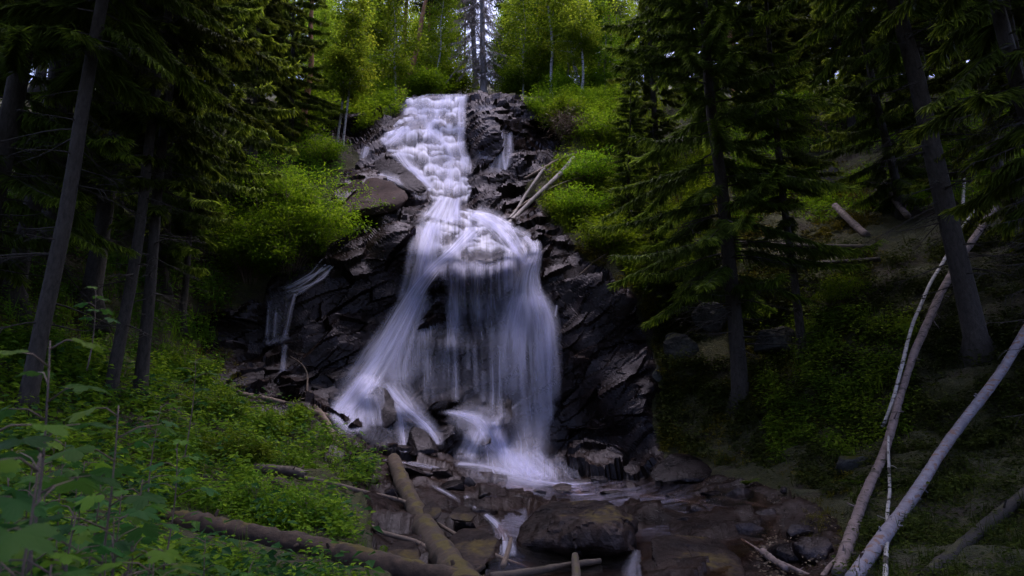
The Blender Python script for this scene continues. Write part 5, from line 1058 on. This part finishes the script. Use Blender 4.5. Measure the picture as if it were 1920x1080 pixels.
for k, (px, py, s, lb) in enumerate([(600, 300, 1.0, 'low bush on the bank above the brown slab'), (1105, 335, 1.2, 'fresh bush on the bank beside the fallen pale trunks'), (1090, 400, 1.1, 'leafy bush hanging over the black rock right of the falls'), (1150, 465, 1.2, 'leafy bush at the top of the striped rock wall'), (1060, 225, 1.1, 'bright bush at the right shoulder of the crest'), (1470, 235, 1.2, 'sunlit bush on the upper mossy bank'), (1575, 560, .7, 'small bright seedling bush by the mossy hollow'), (1130, 260, 1.3, 'large bush below the crooked pine')]):
    put('bush', BUSH, px, py, s, lb, 'bush', k * 1.1, GBU, .2)
put('dead_bush', DRYB, 1085, 255, 1.5, 'brown withered bush above the dark recess', 'bush', .4)
GF = 'fern and herb clumps on the leafy bank'
for k, (px, py, s, lb, pr) in enumerate([(645, 905, 1.0, 'bushy fern clump right above the thick mossy log', FERN), (600, 880, .8, 'pale fern clump behind the long crooked branch', FERN2), (510, 815, 1.0, 'herb clump above the broken dark log', BUSH2), (440, 860, 1.0, 'herb clump on the hummock left of the broken log', BUSH2), (395, 780, 1.2, 'tall herb clump under the rock ledge', BUSH2), (545, 790, .9, 'herb clump beside the forked dead limb', BUSH2), (480, 960, .8, 'leafy clump just behind the long mossy log', BUSH2), (580, 985, .8, 'leafy clump near the parallel branches', BUSH2), (350, 700, 1.3, 'herb clump below the slender spruce trunk', BUSH2), (640, 1040, .6, 'small clump before the end of the long mossy log', FERN2), (1400, 905, .7, 'small fern by the stream under the mossy slope', FERN2), (1610, 905, .8, 'small fern at the foot of the leaning birch log', FERN2), (720, 1035, .5, 'sprig of leaves growing over the long mossy log', FERN2)]):
    put('fern_clump' if pr in (FERN, FERN2) else 'herb_clump', pr, px, py, s, lb, 'fern' if pr in (FERN, FERN2) else 'herb', k * .9, GF, .1)
# big leaved plants close to the camera
LP = [leafy_plant(80, .85, 9, .17), leafy_plant(81, .6, 8, .15), leafy_plant(82, 1.0, 7, .20)]
GL = 'broad leaved plants in the near corner'
def near(px, py, Y, s, k, rot, label):     # the topmost leaves reach pixel (px, py) at depth Y
    H = (.85, .6, 1.0)[k] * s; T = at(px, py, Y); plant_at('leafy_plant', LP[k], T - np.array([0, 0, H]), None, s, rot, label, 'plant', GL)
near(95, 640, 2.6, 1.0, 0, .3, 'tall blurred plant with yellow green top leaves beside the thick trunk')
near(215, 760, 3.2, 1.0, 2, 1.2, 'plant with bright yellow green leaves in front of the grey trunk')
near(60, 850, 1.7, .85, 2, 2.0, 'nearest big blurred blue green leaves in the lower corner')
near(-30, 760, 2.0, 1.0, 0, 3.0, 'blurred dark plant cut by the picture edge')
near(330, 830, 5.2, 1.0, 1, .6, 'broad leaved plant in the middle of the leafy bank')
near(260, 900, 3.8, 1.0, 1, 2.2, 'broad leaved plant before the end of the long mossy log')
near(150, 960, 2.6, .9, 1, 4.1, 'low blurred plant at the bottom beside the big leaves')
near(390, 1010, 4.6, .8, 1, 5.2, 'low broad leaved plant in front of the long mossy log')
near(20, 1010, 1.6, .8, 0, 5.0, 'dark blurred leaves lowest in the corner under the big leaves')
near(365, 672, 9.0, 1.1, 0, .9, 'small maple like sapling lit against the dark rock ledge')
near(180, 545, 3.4, .45, 1, .2, 'tip of a thin shoot with two pale leaves before the dark wood')
near(470, 1060, 5.0, .8, 1, 3.2, 'leafy plant at the bottom edge below the long mossy log')
near(240, 1040, 3.0, .9, 1, 1.7, 'pale green plant at the bottom edge beside the blurred leaves')
near(300, 760, 7.5, 1.2, 1, 2.9, 'blue green plant at the foot of the slender spruce')
rn = np.random.RandomState(95)
for k in range(26):     # the rest of the patch, alike in every leaf
    px, py = rn.uniform(-60, 330), rn.uniform(790, 1060); px = min(px, 60 + (py - 760) * 1.0); Y = float(np.interp(py, [760, 1080], [5.2, 2.2])) * rn.uniform(.85, 1.15); s0 = rn.uniform(.7, 1.1); kk = int(rn.randint(0, 3))
    H = (.85, .6, 1.0)[kk] * s0; plant_at('leafy_plant', LP[kk], at(px, py, Y) - np.array([0, 0, H]), None, s0, rn.uniform(0, 6.28), 'broad leaved plant in the dense low patch filling the near corner', 'plant', 'plants of the near patch')
# ------------------------------------------------------------------ leaf masses added out of view overhead to shade the gorge
rc = np.random.RandomState(90); b = MB()
for (x, y, z, rx, ry, rz, n) in [(-13, 3, 16, 8, 8, 3, 4500), (13, 4, 16, 8, 9, 3, 6000), (0, -4, 16, 9, 6, 3, 5000), (14, 15, 20, 8, 9, 4, 4500), (0, 17, 20.5, 7, 5, 2, 3000), (1, 13, 18.5, 7, 6, 2, 2600), (-4, 3, 16, 6, 4, 2, 2500), (-6, 1, 14, 7, 5, 2.5, 6500), (9, 4, 14, 7, 6, 2.5, 5000)]:
    g = rc.normal(size=(n, 3)); g = g / np.linalg.norm(g, axis=1, keepdims=True) * rc.uniform(0, 1, (n, 1)) ** .4 * np.array([rx, ry, rz]) + np.array([x, y, z])
    b.leaves(g, rc.normal(size=(n, 3)), nrm(rc.normal(size=(n, 3)) * .5 + np.array([0, 0, 1.])), .5, .34, 0, rc.uniform(0, .5, n))
tag(obj('added_shade_leaves', b.mesh('added_shade_leaves', [M_spruce], False)), 'unseen leaf masses added overhead to block light', None, None, 'stuff')
